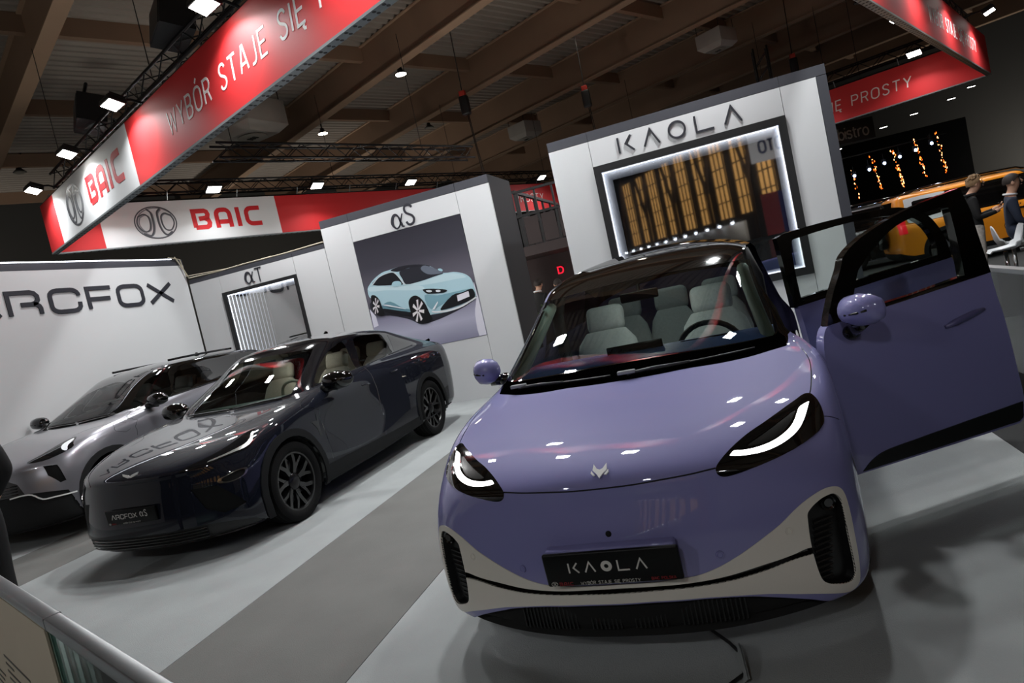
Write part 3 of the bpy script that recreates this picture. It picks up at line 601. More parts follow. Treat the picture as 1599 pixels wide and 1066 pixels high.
for k, (x, y, z) in enumerate(((6.1, 30.5, 4.55), (6.9, 30.5, 4.75), (8.0, 30.5, 4.95), (9.3, 30.5, 5.15), (10.0, 30.5, 5.4), (5.2, 30.5, 4.35))):
    t = thing('flood_lamp', 'small white floodlight on the far truss below the clad wall', 'floodlight', (x, y, z), 0, 'white floodlights of the far stands'); MB().box((-.14, -.06, -.03), (.14, .06, .03)).build('housing', hb_black, t); MB().box((-.12, -.07, -.035), (.12, .05, -.031)).build('glass_face', mat('far_glow', '#fffaf0', .5, emis=14), t)
# ---------------------------------------------------------------- display walls of the stand
wwhite = mat('panel_white', '#d4d5d6', .55, noise=(.7, .02)); wdark = mat('panel_charcoal', '#3d3e45', .6, noise=(.7, .03)); ink = mat('letter_charcoal', '#2a2b33', .5); frameb = mat('frame_black', '#141416', .5)
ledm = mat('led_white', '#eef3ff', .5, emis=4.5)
def wall_box(name, label, x0, x1, y, H, depth, cols, band=.13, yaw=0):
    """free-standing wall made of panels between the given seams (x offsets); header band on top"""
    t = thing(name, label, 'display wall', (x0, y, 0), yaw)
    return t
def panel(t, x0, x1, z0, z1, m, y0=0, y1=.04, nm='panel', g=.003): return MB().box((x0 + g, y0, z0 + g), (x1 - g, y1, z1 - g)).build(nm, m, t)
def led_window(t, x0, x1, z0, z1, fr, n, step, dec, pane, depth_m=frameb):
    """framed recess with a light line and fading copies standing in for its reflections behind a half-silvered pane"""
    for a, b, c, d in ((x0, x1, z1 - fr, z1), (x0, x1, z0, z0 + fr), (x0, x0 + fr, z0 + fr, z1 - fr), (x1 - fr, x1, z0 + fr, z1 - fr)):
        MB().box((a, -.03, c), (b, .06, d)).build('frame_bar', depth_m, t)
    a, b, c, d = x0 + fr, x1 - fr, z0 + fr, z1 - fr
    MB().box((a, 0.012, c), (b, .016, d)).build('mirror_pane', pane, t)
    for k in range(n):  # first line is the LED; the fading rest stand in for its reflections
        y = .04 + k * step; w = .007; e = 4.5 * dec ** k; m = mat('led_reflection_%d' % k, '#e8f0ff', .5, emis=e) if k else ledm; r = MB()
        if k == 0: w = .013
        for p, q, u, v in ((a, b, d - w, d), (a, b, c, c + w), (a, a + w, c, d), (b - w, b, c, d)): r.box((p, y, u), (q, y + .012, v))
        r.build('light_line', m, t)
    D = .04 + n * step
    for p, q in (((a - .01, .04, c), (a, D, d)), ((b, .04, c), (b + .01, D, d)), ((a, .04, d), (b, D, d + .01)), ((a, .04, c - .01), (b, D, c))): MB().box(p, q).build('recess_side', mat('recess_grey', '#060606', 1.0, spec=0), t)
    MB().box((a, D, c), (b, D + .02, d)).build('recess_back', mat('recess_back', '#0f0f0d', .4), t)
# violet car's wall
t = thing('display_wall', 'tall white display wall with a large light-edged mirror and dark top and right edges', 'display wall', (-1.93, 9.37, 0)); W = 3.55; H = 3.45
for a, b, nm in ((.0, .56, 'panel'), (3.01, 3.43, 'panel')): panel(t, a, b, 0, 3.32, wwhite)
panel(t, .56, 3.01, 2.97, 3.32, wwhite); panel(t, .56, 3.01, 0, .98, wwhite); panel(t, 3.43, W, 0, 3.32, wdark)
for a, b in ((0, .56), (.56, 3.01), (3.01, W)): panel(t, a, b, 3.32, H, wdark, nm='header')
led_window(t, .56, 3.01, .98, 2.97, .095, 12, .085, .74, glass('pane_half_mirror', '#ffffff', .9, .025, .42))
MB().box((0, .04, 0), (.5, 1.2, H)).box((3.05, .04, 0), (W, 1.2, H)).box((.5, 1.12, 0), (3.05, 1.2, H)).build('core', wdark, t)
text_part('lettering', 'KAOLA~', .205, ink, t, Matrix.Translation((.95, -.001, 3.055)), weight=.125, depth=.012, gap=.66, font='kaola')
# dark saloon's wall with the poster
t = thing('display_wall', 'white display wall carrying a poster of a pale blue car', 'display wall', (-6.2, 10.25, 0)); W = 3.07
panel(t, 0, .545, 0, 3.31, wwhite); panel(t, 2.505, W, 0, 3.31, wwhite); panel(t, .545, 2.505, 2.96, 3.31, wwhite); panel(t, .545, 2.505, 0, 1.0, wwhite)
for a, b in ((0, .545), (.545, 2.505), (2.505, W)): panel(t, a, b, 3.31, 3.443, wdark, nm='header')
MB().box((0, .04, 0), (W - .001, 1.2, 3.443)).build('core', mat('core_charcoal', '#2c2c30', .6, noise=(.6, .05)), t)
def alpha(t, x, z, h, m):
    c = smooth_line(np.array([(.92, .95), (.74, .55), (.55, .16), (.30, .02), (.08, .22), (.04, .52), (.20, .88), (.42, .96), (.60, .76), (.68, .40), (.78, .08), (.95, .06)]), 5)
    wd = np.interp(np.linspace(0, 1, len(c)), [0, .15, .3, .45, .6, .72, .85, 1], [.08, .10, .10, .22, .20, .10, .18, .05]); b = MB(); V = []; T = np.gradient(c, axis=0); T /= np.linalg.norm(T, axis=1, keepdims=True); N = np.stack([-T[:, 1], T[:, 0]], 1)
    A, B = c + N * wd[:, None] / 2, c - N * wd[:, None] / 2; n = len(c)
    for y in (-.01, 0): V += [(x + p[0] * h, y, z + p[1] * h) for p in np.concatenate([A, B])]
    F = []
    for i in range(n - 1): F += [(i, i + n, i + 1 + n, i + 1), (i, i + 1, 2 * n + i + 1, 2 * n + i), (n + i + 1, n + i, 3 * n + i, 3 * n + i + 1)]
    b.add(V, F); return b.build('lettering', m, t, fix=False)
alpha(t, 1.32, 2.985, .23, ink); text_part('lettering', 'S', .32, ink, t, Matrix.Translation((1.575, 0, 3.0)), weight=.11, depth=.01, wide=.85)
# poster print
pm = bpy.data.materials.new('poster_backdrop'); pm.use_nodes = True; n_ = pm.node_tree.nodes; L_ = pm.node_tree.links; p_ = n_['Principled BSDF']; tc = n_.new('ShaderNodeTexCoord'); sp = n_.new('ShaderNodeSeparateXYZ'); rp = n_.new('ShaderNodeValToRGB'); L_.new(tc.outputs['Generated'], sp.inputs[0]); L_.new(sp.outputs['Z'], rp.inputs[0]); L_.new(rp.outputs[0], p_.inputs['Base Color']); p_.inputs['Roughness'].default_value = .4
e = rp.color_ramp.elements; e[0].position = 0; e[0].color = (*lin('#8d8ca3'), 1); e[1].position = 1; e[1].color = (*lin('#2c2b34'), 1)
for pos, c in ((.16, '#b5b4c8'), (.30, '#8e8ca2'), (.36, '#46434f'), (.52, '#67636f'), (.75, '#403e48')): q = e.new(pos); q.color = (*lin(c), 1)
PO = MB().box((.548, -.004, 1.003), (2.502, .03, 2.957)).build('poster', pm, t); cx0 = 1.53
for k, (nm, c, q) in enumerate(POSTER):
    b = MB(); sm_ = smooth_line(np.array(q), 3, True) if len(q) > 4 else np.array(q); b.prism([(cx0 + min(max(x, -.968), .968), 1.0 + min(max(z, .008), 1.95)) for x, z in sm_], .0004, Matrix.Translation((0, -.0045 - .0004 * k, 0)))
    o = b.build('printed_' + nm, mat('print_' + c[1:], c, .4), PO)
for c, a, u in POSTER_RIMS:
    c, a, u = Vector(c), Vector(a), Vector(u); ex, ez = a - c, u - c
    for k in range(7):
        th = 2 * math.pi * k / 7
        def Q(r, d): p = c + ex * r * math.cos(th + d) + ez * r * math.sin(th + d); return (cx0 + p.x, 1.0 + p.y)
        MB().prism([Q(.12, -.6), Q(.95, -.22), Q(.95, .12), Q(.12, .6)], .0004, Matrix.Translation((0, -.0045 - .0004 * 30, 0))).build('printed_spoke', mat('print_e9e4e6', '#e9e4e6', .4), PO)
text_part('printed_lettering', 'ARCFOX', .012, mat('print_55505c', '#55505c', .4), PO, Matrix.Translation((2.37, -.0172, 1.60)) @ Matrix.Rotation(math.radians(-8), 4, 'Y'), weight=.16, depth=.0004, align='c')
# grey car's wall
t = thing('display_wall', 'lower white display wall with a small light-edged mirror beside the poster wall', 'display wall', (-9.10, 10.25, 0)); W = 2.895
panel(t, 0, .66, 0, 2.99, wwhite); panel(t, 2.24, W, 0, 2.99, wwhite); panel(t, .66, 2.24, 2.69, 2.99, wwhite); panel(t, .66, 2.24, 0, .70, wwhite)
for a, b in ((0, .66), (.66, 2.24), (2.24, W)): panel(t, a, b, 2.99, 3.07, wdark, nm='header')
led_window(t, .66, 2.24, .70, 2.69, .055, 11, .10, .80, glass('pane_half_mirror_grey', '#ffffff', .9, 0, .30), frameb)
MB().box((0, .04, 0), (.62, 1.2, 3.07)).box((2.28, .04, 0), (W, 1.2, 3.07)).box((.62, 1.16, 0), (2.28, 1.2, 3.07)).build('core', wdark, t)
alpha(t, 1.20, 2.735, .20, ink); text_part('lettering', 'T', .235, ink, t, Matrix.Translation((1.43, 0, 2.73)), weight=.09, depth=.01, wide=.95)
o = MB().tube([(-9.10, 10.05, 3.50), (-9.085, 10.16, 3.3), (-9.05, 10.22, 3.10), (-8.4, 10.27, 3.085), (-7.8, 10.27, 3.095), (-7.0, 10.27, 3.085), (-6.22, 10.27, 3.10)], .012, 6).tube([(-9.10, 9.9, 3.495), (-9.08, 10.14, 3.45), (-9.08, 10.2, 3.14), (-8.2, 10.29, 3.09), (-7.3, 10.29, 3.10)], .010, 6).build('cable_run', mat('cable_cream', '#b9b09a', .6)); tag(o, 'cream cable lying along the top of the lower display wall', 'cable')
# side wall with the long lettering
t = thing('display_wall', 'long white side wall with wide dark capitals and a lit top edge', 'display wall', (-9.13, -2.76, 0), math.radians(-90)); L_w = 13.0
MB().box((0, 0, 0), (L_w, .04, 3.35)).build('panel', wwhite, t)
MB().box((0, -.001, 3.35), (L_w, .04, 3.46)).build('header', wdark, t)
MB().box((0, .04, 0), (L_w, .35, 3.46)).build('core', wdark, t)
MB().box((.0, -.012, 3.462), (L_w - .25, .02, 3.474)).build('light_line', mat('wall_led', '#f2f6ff', .5, emis=6), t)
text_part('lettering', 'ARCFOX', .315, ink, t, Matrix.Translation((8.99, -.001, 2.725)), weight=.20, depth=.012, gap=.47, wide=1.5, font='wide')
# ---------------------------------------------------------------- red banner ring on trusses
RL = Vector((-13.2, 11.24, 0)); RE1 = Vector((.9048, -.4258, 0)); RE2 = Vector((.4258, .9048, 0)); LA, LB = 14.3, 18.61
RN, RB, RR = RL + RE1 * LA, RL + RE2 * LB, RL + RE1 * LA + RE2 * LB
red = mat('banner_red', '#c8282b', .6, noise=(.8, .03)); bwhite = mat('banner_white', '#d9dbdc', .6, noise=(.8, .02)); bred = mat('print_red', '#c8242a', .6); lett = mat('print_white', '#e6e2df', .6)
alu = mat('rail_alu', '#8d9496', .4, .6); chrome_e = mat('print_chrome', '#6d6f75', .4, .5); chrome_l = mat('print_grey', '#9a9ca2', .4, .5); trussm = mat('truss_black', '#121213', .45, .4)
def banner(p, q, label, brand, t0, tl, inner=1):
    """double-faced banner from p to q; outer face on the right of the walk from p to q"""
    d = (q - p); d.normalize(); p = p + d * .065; q = q - d * .065; L = (q - p).length; t = thing('hanging_banner', label, 'banner', (p.x, p.y, 4.5), math.atan2(d.x, d.y) - math.pi / 2)   # local x along the banner, -y outwards
    def face(sgn):
        Mf = Matrix.Identity(4) if sgn > 0 else Matrix.Translation((L, 0, 0)) @ Matrix.Rotation(math.pi, 4, 'Z')
        y0, y1 = -.05, -.035
        segs = [(0, .95, red), (.95, 5.3, bwhite), (5.3, L, red)] if brand else [(0, L, red)]
        for a, b, m in segs: MB().box((a, y0, 0), (b, y1, 1.0), Mf).build('fabric_panel', m, t)
        if brand:
            baic_emblem(.375, chrome_e, t, Mf @ Matrix.Translation((2.13, y0 - .0005, .5)), .004); baic_emblem(.355, chrome_l, t, Mf @ Matrix.Translation((2.15, y0 - .0005, .49)), .002)
            text_part('lettering', 'BAIC', .49, bred, t, Mf @ Matrix.Translation((2.98, y0, .265)), weight=.23, depth=.004, gap=.20, wide=1.2, font='bold', slant=0)
        text_part('lettering', 'WYBÓR STAJE SIĘ PROSTY', .285, lett, t, Mf @ Matrix.Translation((t0, y0, .34)), weight=.115, depth=.004, gap=.36, wide=tl, slant=.10)
    face(1); face(-1)
    MB().box((0, -.06, -.03), (L, .06, 0)).build('bottom_rail', alu, t)
    h = MB()
    n = int(L / .16)
    for k in range(n): h.lathe([(0, 0), (.022, 0), (.022, .002), (0, .002)], 8, Matrix.Translation((k * .16 + .08, .03, -.033)))
    for k in range(n): h.lathe([(0, 0), (.022, 0), (.022, .002), (0, .002)], 8, Matrix.Translation((k * .16 + .08, -.025, -.033)))
    tag(h.build('rail_hole', hb_black, t), kind='stuff')
    MB().tube([(0, 0, 1.02), (L, 0, 1.02)], .03, 8).build('top_rail', trussm, t)
    for k in range(int(L / 1.75) + 1): MB().tube([(k * 1.75 + .2, 0, 1.0), (k * 1.75 + .2, .12, 1.2)], .012, 5).build('hook', alu, t)
    return t
banner(RL, RN, 'red banner with a white emblem field running in front of the other banners', True, 6.8, 1.06)
banner(RN, RR, 'plain red banner with white lettering high above the orange car', False, LB - 7.6, 1.0)
banner(RR, RB, 'plain red banner with white lettering right above the bistro board', False, 6.8, 1.06)
banner(RB, RL, 'red banner with a white emblem field hanging above the lower display walls', True, 10.9, 1.12)
def truss(p, q, z, label, grp=None, s=.29):
    p, q = Vector(p), Vector(q); d = q - p; d.normalize(); p = p + d * .55; q = q - d * .55; L = (q - p).length; t = thing('lighting_truss', label, 'truss', (p.x, p.y, z), math.atan2(d.x, d.y) - math.pi / 2, grp)
    for y, w in ((-s / 2, 0), (s / 2, 0), (-s / 2, s), (s / 2, s)): MB().tube([(0, y, w), (L, y, w)], .025, 8).build('chord', trussm, t, True)
    b = MB(); n = int(L / .36)
    for k in range(n):
        x0, x1 = k * L / n, (k + 1) * L / n; f = k % 2
        for y in (-s / 2, s / 2): b.tube([(x0, y, s * f), (x1, y, s * (1 - f))], .011, 5)
        for w in (0, s): b.tube([(x0, -s / 2 + s * f, w), (x1, s / 2 - s * f, w)], .011, 5)
    tag(b.build('bracing', trussm, t), kind='stuff')
    for k in range(int(L / 5) + 1): MB().tube([(min(L - .2, k * 5 + .4), 0, s), (min(L - .2, k * 5 + .4), 0, ZB - z - .01)], .008, 5).build('suspension_cable', hb_black, t)
    return t
truss(RL + RE2 * .30, RN + RE2 * .30, 5.76, 'black lattice truss right behind the long red and white banner')
truss(RN - RE1 * .32, RR - RE1 * .32, 5.76, 'black lattice truss behind the banner above the orange car')
truss(RR - RE2 * -.32, RB + RE2 * .32, 5.76, 'black lattice truss behind the banner above the bistro board')
truss(RB - RE1 * .32, RL - RE1 * .32, 5.76, 'black lattice truss behind the banner above the lower display walls')
truss(RL + RE1 * 3.9 + RE2 * 1.5, RL + RE1 * 3.9 + RE2 * 9.7, 5.35, 'separate black lattice truss ending in mid air between two red banners')
for x, y, lb in ((1.75, 17.6, 'upright black truss tower end rising behind the wall with the large mirror'),):
    t = thing('truss_tower', lb, 'truss', (x, y, 0))
    for sx in (-.15, .15):
        for sy in (-.15, .15): MB().tube([(sx, sy, 0), (sx, sy, 5.85)], .025, 8).build('chord', trussm, t, True)
    b = MB()
    for k in range(18):
        z0, z1 = k * .32, (k + 1) * .32
        for s_ in (-1, 1): b.tube([(-.15, .15 * s_, z0), (.15, .15 * s_, z1)], .012, 5); b.tube([(.15 * s_, -.15, z0), (.15 * s_, .15, z1)], .012, 5)
    tag(b.build('bracing', trussm, t), kind='stuff')
# floodlights on short arms over the banners
flood_face = mat('flood_glow', '#fffdf6', .5, emis=26)
def flood(p, aim, power, label, grp, arm):
    t = thing('flood_light', label, 'floodlight', p, 0, grp); q = (Vector(aim) - Vector(p)).to_track_quat('-Z', 'Y').to_matrix().to_4x4()
    MB().box((-.19, -.13, -.02), (.19, .13, .06), q, bev=.012).build('housing', hb_black, t, 40); MB().box((-.165, -.105, -.026), (.165, .105, -.021), q).build('glass_face', flood_face, t)
    for k in range(6): MB().box((-.16 + k * .06, -.11, .06), (-.15 + k * .06, .11, .10), q).build('cooling_fin', hb_black, t)
    a = Vector(arm); MB().tube([(0, 0, .06), a * .5 + Vector((0, 0, .08)), a], .02, 6).build('arm', trussm, t)
    o = lamp('flood_beam', 'AREA', Vector(p) + (Vector(aim) - Vector(p)).normalized() * .05, aim, power, (.32, .2), (.965, .985, 1), 150)
    return t
FP = 59
LNL = ('above the outer red end of the long banner', 'above the red letters of the long banner', 'where the white field of the long banner turns red', 'above the word STAJE of the long banner', 'above the word PROSTY of the long banner', 'above the near corner of the long banner')
for k, s_ in enumerate((.98, 3.38, 5.84, 9.15, 11.6, 13.35)):
    p = RL + RE1 * s_ - RE2 * .33 + Vector((0, 0, 5.62)); flood(p, RL + RE1 * (s_ + .1) + RE2 * -2.2, FP, 'bright floodlight on an arm ' + LNL[k], 'floodlights over the long banner', RE2 * .55)
for s_ in (2.6, 6.6, 10.6):
    p = RL + RE1 * s_ + RE2 * .95 + Vector((0, 0, 5.62)); flood(p, RL + RE1 * s_ + RE2 * 2.6, FP * 2.0, 'floodlight on the inner side of the long banner truss', 'floodlights facing into the stand', RE2 * -.4)
LBL = ('beside the corner of the two banners', 'above the red letters of the back banner', 'where the white field of the back banner turns red', 'above the red field behind the poster wall', 'above the back banner behind the poster wall core', 'above the word PROSTY of the back banner')
for k, s_ in enumerate((1.0, 3.48, 6.38, 9.73, 13.0, 16.2)):
    p = RL + RE2 * s_ + RE1 * .63 + Vector((0, 0, 5.60)); flood(p, RL + RE2 * s_ + RE1 * 3.6, FP * .8, 'floodlight on an arm ' + LBL[k], 'floodlights over the back banner', RE1 * -.8)
BRL = ('above the word PROSTY of the bistro side banner', 'above the word STAJE of the bistro side banner', 'above the middle of the bistro side banner', 'above the far end of the bistro side banner')
for k, s_ in enumerate((1.5, 5.0, 8.5, 12.0)):
    p = RR - RE1 * s_ - RE2 * .6 + Vector((0, 0, 5.60)); flood(p, RR - RE1 * s_ - RE2 * 3.4, FP * .8, 'floodlight on an arm ' + BRL[k], 'floodlights over the bistro side banner', RE2 * .8)
RNL = ('above the word PROSTY of the right banner', 'above the word STAJE of the right banner', 'where the lettering of the right banner starts', 'above the plain red field of the right banner', 'above the near plain part of the right banner', 'above the near end of the right banner')
for k, s_ in enumerate((2.4, 5.6, 8.8, 12.0, 15.2, 17.3)):
    p = RR - RE2 * s_ + RE1 * .45 + Vector((0, 0, 5.62)); flood(p, RR - RE2 * s_ + RE1 * 2.2, FP * .8, 'floodlight on an arm ' + RNL[k], 'floodlights over the right banner', RE1 * -.7)
for s_ in (5.0, 10.0, 15.0):
    p = RR - RE2 * s_ - RE1 * .95 + Vector((0, 0, 5.62)); flood(p, RR - RE2 * s_ - RE1 * 2.6, FP * 1.8, 'floodlight on the inner side of the right banner truss', 'floodlights facing into the stand from the right', RE1 * .5)
truss((-7.5, -4.6, 0), (8.5, -4.6, 0), 5.35, 'unseen black lattice truss added to carry the fill floodlights')  # unseen truss and floodlights, added to brighten the car fronts
for k, x in enumerate((-5.0, -.8, 3.4)):
    flood(Vector((x, -4.15, 5.20)), (x * .6, 4.0, .3), 34, 'unseen floodlight added to brighten the front of the violet car', 'added fill floodlights behind the camera', (0, -.28, .10))
spk = mat('speaker_black', '#0f0f10', .6, noise=(30, .1))
for s_, lb in ((3.3, 'black loudspeaker hung above the white field of the long banner'), (7.15, 'black loudspeaker hung above the red part of the long banner')):
    t = thing('loudspeaker', lb, 'loudspeaker', RL + RE1 * s_ + RE2 * .0 + Vector((0, 0, 6.40)), math.atan2(RE1.x, RE1.y) - math.pi / 2 + .2)
    b = MB(); b.prism([(-.42, -.26), (.42, -.26), (.36, .24), (-.30, .24), (-.42, .05)], .46, Matrix.Rotation(math.radians(-12), 4, 'X')); b.build('cabinet', spk, t)
    MB().tube([(-.52, .2, .30), (.5, .2, .30)], .03, 6).build('mounting_bar', trussm, t); MB().box((-.38, -.012, -.24), (.34, .0, .2), Matrix.Rotation(math.radians(-12), 4, 'X')).build('grille', mat('speaker_mesh', '#1c1c1d', .5), t)
def kaola_net():
    F = [  # rows of front columns c0..c8
     [(0,.07,.15),(.30,.09,.15),(.58,.17,.158),(.77,.27,.168),(.845,.36,.172),(.885,.51,.175),(.90,.85,.18),(.90,1.3,.18),(.90,2.0,.18)],
     [(0,.035,.205),(.30,.06,.205),(.58,.13,.205),(.782,.225,.208),(.87,.325,.212),(.912,.48,.22),(.93,.85,.225),(.93,1.3,.225),(.93,2.0,.225)],
     [(0,.022,.35),(.30,.052,.35),(.58,.125,.35),(.79,.222,.35),(.884,.318,.35),(.924,.47,.35),(.94,.85,.35),(.938,1.3,.35),(.935,2.0,.35)],
     [(0,.030,.48),(.30,.060,.48),(.58,.133,.48),(.79,.228,.48),(.884,.322,.485),(.926,.48,.49),(.942,.85,.49),(.94,1.3,.49),(.937,2.0,.49)],
     [(0,.055,.60),(.30,.080,.60),(.58,.150,.60),(.785,.248,.60),(.876,.352,.61),(.922,.51,.62),(.942,.85,.63),(.942,1.3,.63),(.938,2.0,.63)],
     [(0,.085,.705),(.30,.106,.702),(.58,.178,.698),(.768,.290,.70),(.862,.415,.715),(.914,.58,.735),(.940,.88,.75),(.942,1.3,.76),(.938,2.0,.76)],
     [(0,.125,.795),(.30,.148,.787),(.57,.235,.78),(.738,.365,.795),(.838,.525,.822),(.898,.70,.85),(.93,.95,.87),(.936,1.3,.875),(.934,2.0,.875)],
     [(0,.42,.905),(.28,.44,.903),(.53,.495,.897),(.69,.58,.893),(.795,.68,.897),(.862,.84,.915),(.903,1.06,.935),(.918,1.36,.94),(.92,2.0,.94)],
     [(0,.92,1.0),(.28,.945,1.0),(.54,1.02,1.0),(.70,1.10,1.002),(.79,1.18,1.0),(.84,1.28,1.0),(.866,1.42,1.0),(.878,1.65,1.0),(.882,2.2,1.005)],
     [(0,1.06,1.065),(.27,1.08,1.066),(.52,1.145,1.067),(.67,1.21,1.066),(.76,1.30,1.064),(.80,1.42,1.062),(.822,1.56,1.062),(.838,1.8,1.064),(.85,2.3,1.07)],
     [(0,1.5,1.275),(.26,1.515,1.274),(.49,1.56,1.268),(.63,1.615,1.26),(.712,1.69,1.248),(.745,1.80,1.244),(.766,1.94,1.244),(.782,2.12,1.246),(.797,2.5,1.25)],
     [(0,1.95,1.475),(.25,1.957,1.472),(.47,1.985,1.462),(.60,2.02,1.449),(.672,2.075,1.433),(.698,2.15,1.427),(.714,2.25,1.425),(.728,2.4,1.428),(.742,2.7,1.435)],
     [(0,2.3,1.585),(.235,2.308,1.582),(.435,2.33,1.573),(.55,2.355,1.563),(.62,2.395,1.551),(.645,2.45,1.546),(.658,2.52,1.545),(.667,2.62,1.547),(.678,2.85,1.552)],
     [(0,2.65,1.64),(.125,2.66,1.639),(.225,2.68,1.637),(.29,2.70,1.634),(.325,2.73,1.631),(.34,2.77,1.63),(.347,2.81,1.63),(.352,2.87,1.632),(.36,3.0,1.636)],
     [(0,2.85,1.66),(0,2.87,1.66),(0,2.89,1.66),(0,2.91,1.66),(0,2.93,1.66),(0,2.95,1.66),(0,2.98,1.66),(0,3.02,1.66),(0,3.10,1.66)]]
    W =  [.90,.93,.936,.938,.938,.937,.932,.918,.882,.85,.80,.745,.68,.36,0]
    Z =  [.18,.225,.35,.49,.63,.76,.875,.94,1.005,1.07,1.25,1.435,1.55,1.636,1.66]
    YR = [4.30,4.42,4.47,4.49,4.50,4.49,4.48,4.47,4.45,4.42,4.34,4.24,4.10,3.60,3.38]
    Y9 = [2.8,2.8,2.8,2.8,2.8,2.8,2.8,2.8,2.85,2.9,3.0,3.05,3.1,3.12,3.14]
    N = []
    for f, w, z, yr, y9 in zip(F, W, Z, YR, Y9):
        L = yr - y9
        N.append(f + [(w, y9, z), (w*.995, y9+L*.42, z), (w*.975, y9+L*.74, z), (w*.90, y9+L*.92, z), (w*.55, y9+L*.99, z), (0, yr, z)])
    return N
# outlines on the skin of the violet car, in (row, column) of its surface net
KUV = dict(
    mask=[(2.255,0.016),(2.242,0.361),(2.235,0.628),(2.254,0.841),(2.278,1.019),(2.367,1.202),(2.473,1.352),(2.610,1.507),(2.810,1.701),(3.037,1.910),(3.278,2.131),(3.597,2.380),(3.805,2.601),(3.938,2.852),(3.973,3.072),(3.925,3.280),(3.814,3.461),(3.622,3.575),(3.326,3.620),(2.902,3.624),(2.362,3.611),(1.815,3.633),(1.348,3.635),(1.067,3.593),(0.883,3.445),(0.834,3.247),(0.932,3.019),(1.178,2.590),(1.385,2.144),(1.538,1.764),(1.646,1.273),(1.687,1.014),(1.708,0.753),(1.739,0.401)],
    slit=[(2.149,0.005),(2.132,0.351),(2.110,0.616),(2.100,0.827),(2.110,1.144),(2.151,1.412),(2.215,1.648),(2.266,1.840),(2.308,2.039),(2.367,2.252),(2.426,2.413),(2.429,2.544),(2.345,2.596),(2.244,2.572),(2.244,2.535),(2.234,2.347),(2.192,2.129),(2.124,1.922),(2.070,1.727),(2.028,1.539),(2.004,1.398),(1.982,1.131),(1.981,0.816),(1.998,0.428)],
    vent=[(3.759,3.096),(3.728,3.218),(3.614,3.330),(3.433,3.404),(3.072,3.399),(2.525,3.383),(1.961,3.412),(1.580,3.451),(1.388,3.434),(1.258,3.325),(1.255,3.112),(1.343,2.866),(1.420,2.722),(1.537,2.626),(1.718,2.582),(1.980,2.552),(2.332,2.533),(2.749,2.533),(3.213,2.555),(3.399,2.573),(3.506,2.626),(3.630,2.739),(3.731,2.909)],
    lip=[(1.695,0.396),(1.664,0.748),(1.647,1.010),(1.607,1.269),(1.539,1.559),(1.458,1.756),(1.255,2.131),(0.985,2.476),(0.564,2.750)],
    lamp=[(6.749,3.975),(6.642,4.143),(6.419,4.196),(6.163,4.155),(5.914,4.065),(5.727,3.940),(5.649,3.764),(5.619,3.515),(5.607,3.193),(5.587,2.881),(5.554,2.628),(5.512,2.376),(5.445,2.143),(5.365,1.912),(5.289,1.746),(5.234,1.603),(5.253,1.506),(5.371,1.451),(5.544,1.434),(5.686,1.446),(5.830,1.495),(6.009,1.593),(6.175,1.731),(6.309,1.893),(6.424,2.091),(6.518,2.356),(6.610,2.676),(6.703,3.101),(6.754,3.487),(6.780,3.760)],
    drl=[(6.506,3.840),(6.467,3.811),(6.321,3.574),(6.166,3.323),(6.046,3.095),(5.955,2.836),(5.892,2.585),(5.849,2.344),(5.834,2.127),(5.858,1.944),(5.891,1.791),(5.947,1.671),(5.978,1.666),(6.065,1.738),(6.025,1.857),(6.007,2.036),(6.016,2.243),(6.050,2.451),(6.113,2.684),(6.182,2.881),(6.279,3.065),(6.392,3.230),(6.517,3.418),(6.536,3.636)],
    bowl=[(6.125,1.924),(6.262,2.179),(6.394,2.564),(6.478,2.897),(6.536,3.217),(6.479,3.243),(6.376,3.085),(6.250,2.868),(6.156,2.633),(6.087,2.383),(6.078,2.121)],
    hoodfront=[(5.654,1.441),(5.623,1.297),(5.576,1.126),(5.509,0.751),(5.436,0.389),(5.417,0.068)],
    hoodside=[(6.673,4.084),(6.781,4.278),(6.950,4.537),(7.145,4.820),(7.333,5.023),(7.557,5.024),(7.788,4.888)],
    bumper=[(5.805,4.022),(5.546,4.397),(5.161,4.944)],
    cowl=[(8.143,0.007),(8.137,0.578),(8.150,1.103),(8.074,1.637),(8.056,2.289),(8.101,3.034),(8.120,3.819)],
    pillar_in=[(8.635,4.559),(9.397,4.821),(9.890,4.866),(10.415,4.754),(10.931,4.536),(11.641,4.321),(11.998,6.436)],
    glass_side=[(8.902,3.458),(9.038,3.798),(9.168,4.008),(9.517,4.099),(9.900,4.098),(10.345,4.125),(10.760,4.121),(11.029,4.222)],
    glass_top=[(11.086,4.516),(11.011,3.228),(10.948,1.912),(10.965,0.775)],
    glass_bot=[(8.916,3.469),(8.952,2.180),(9.053,0.748),(9.063,0.263)],)
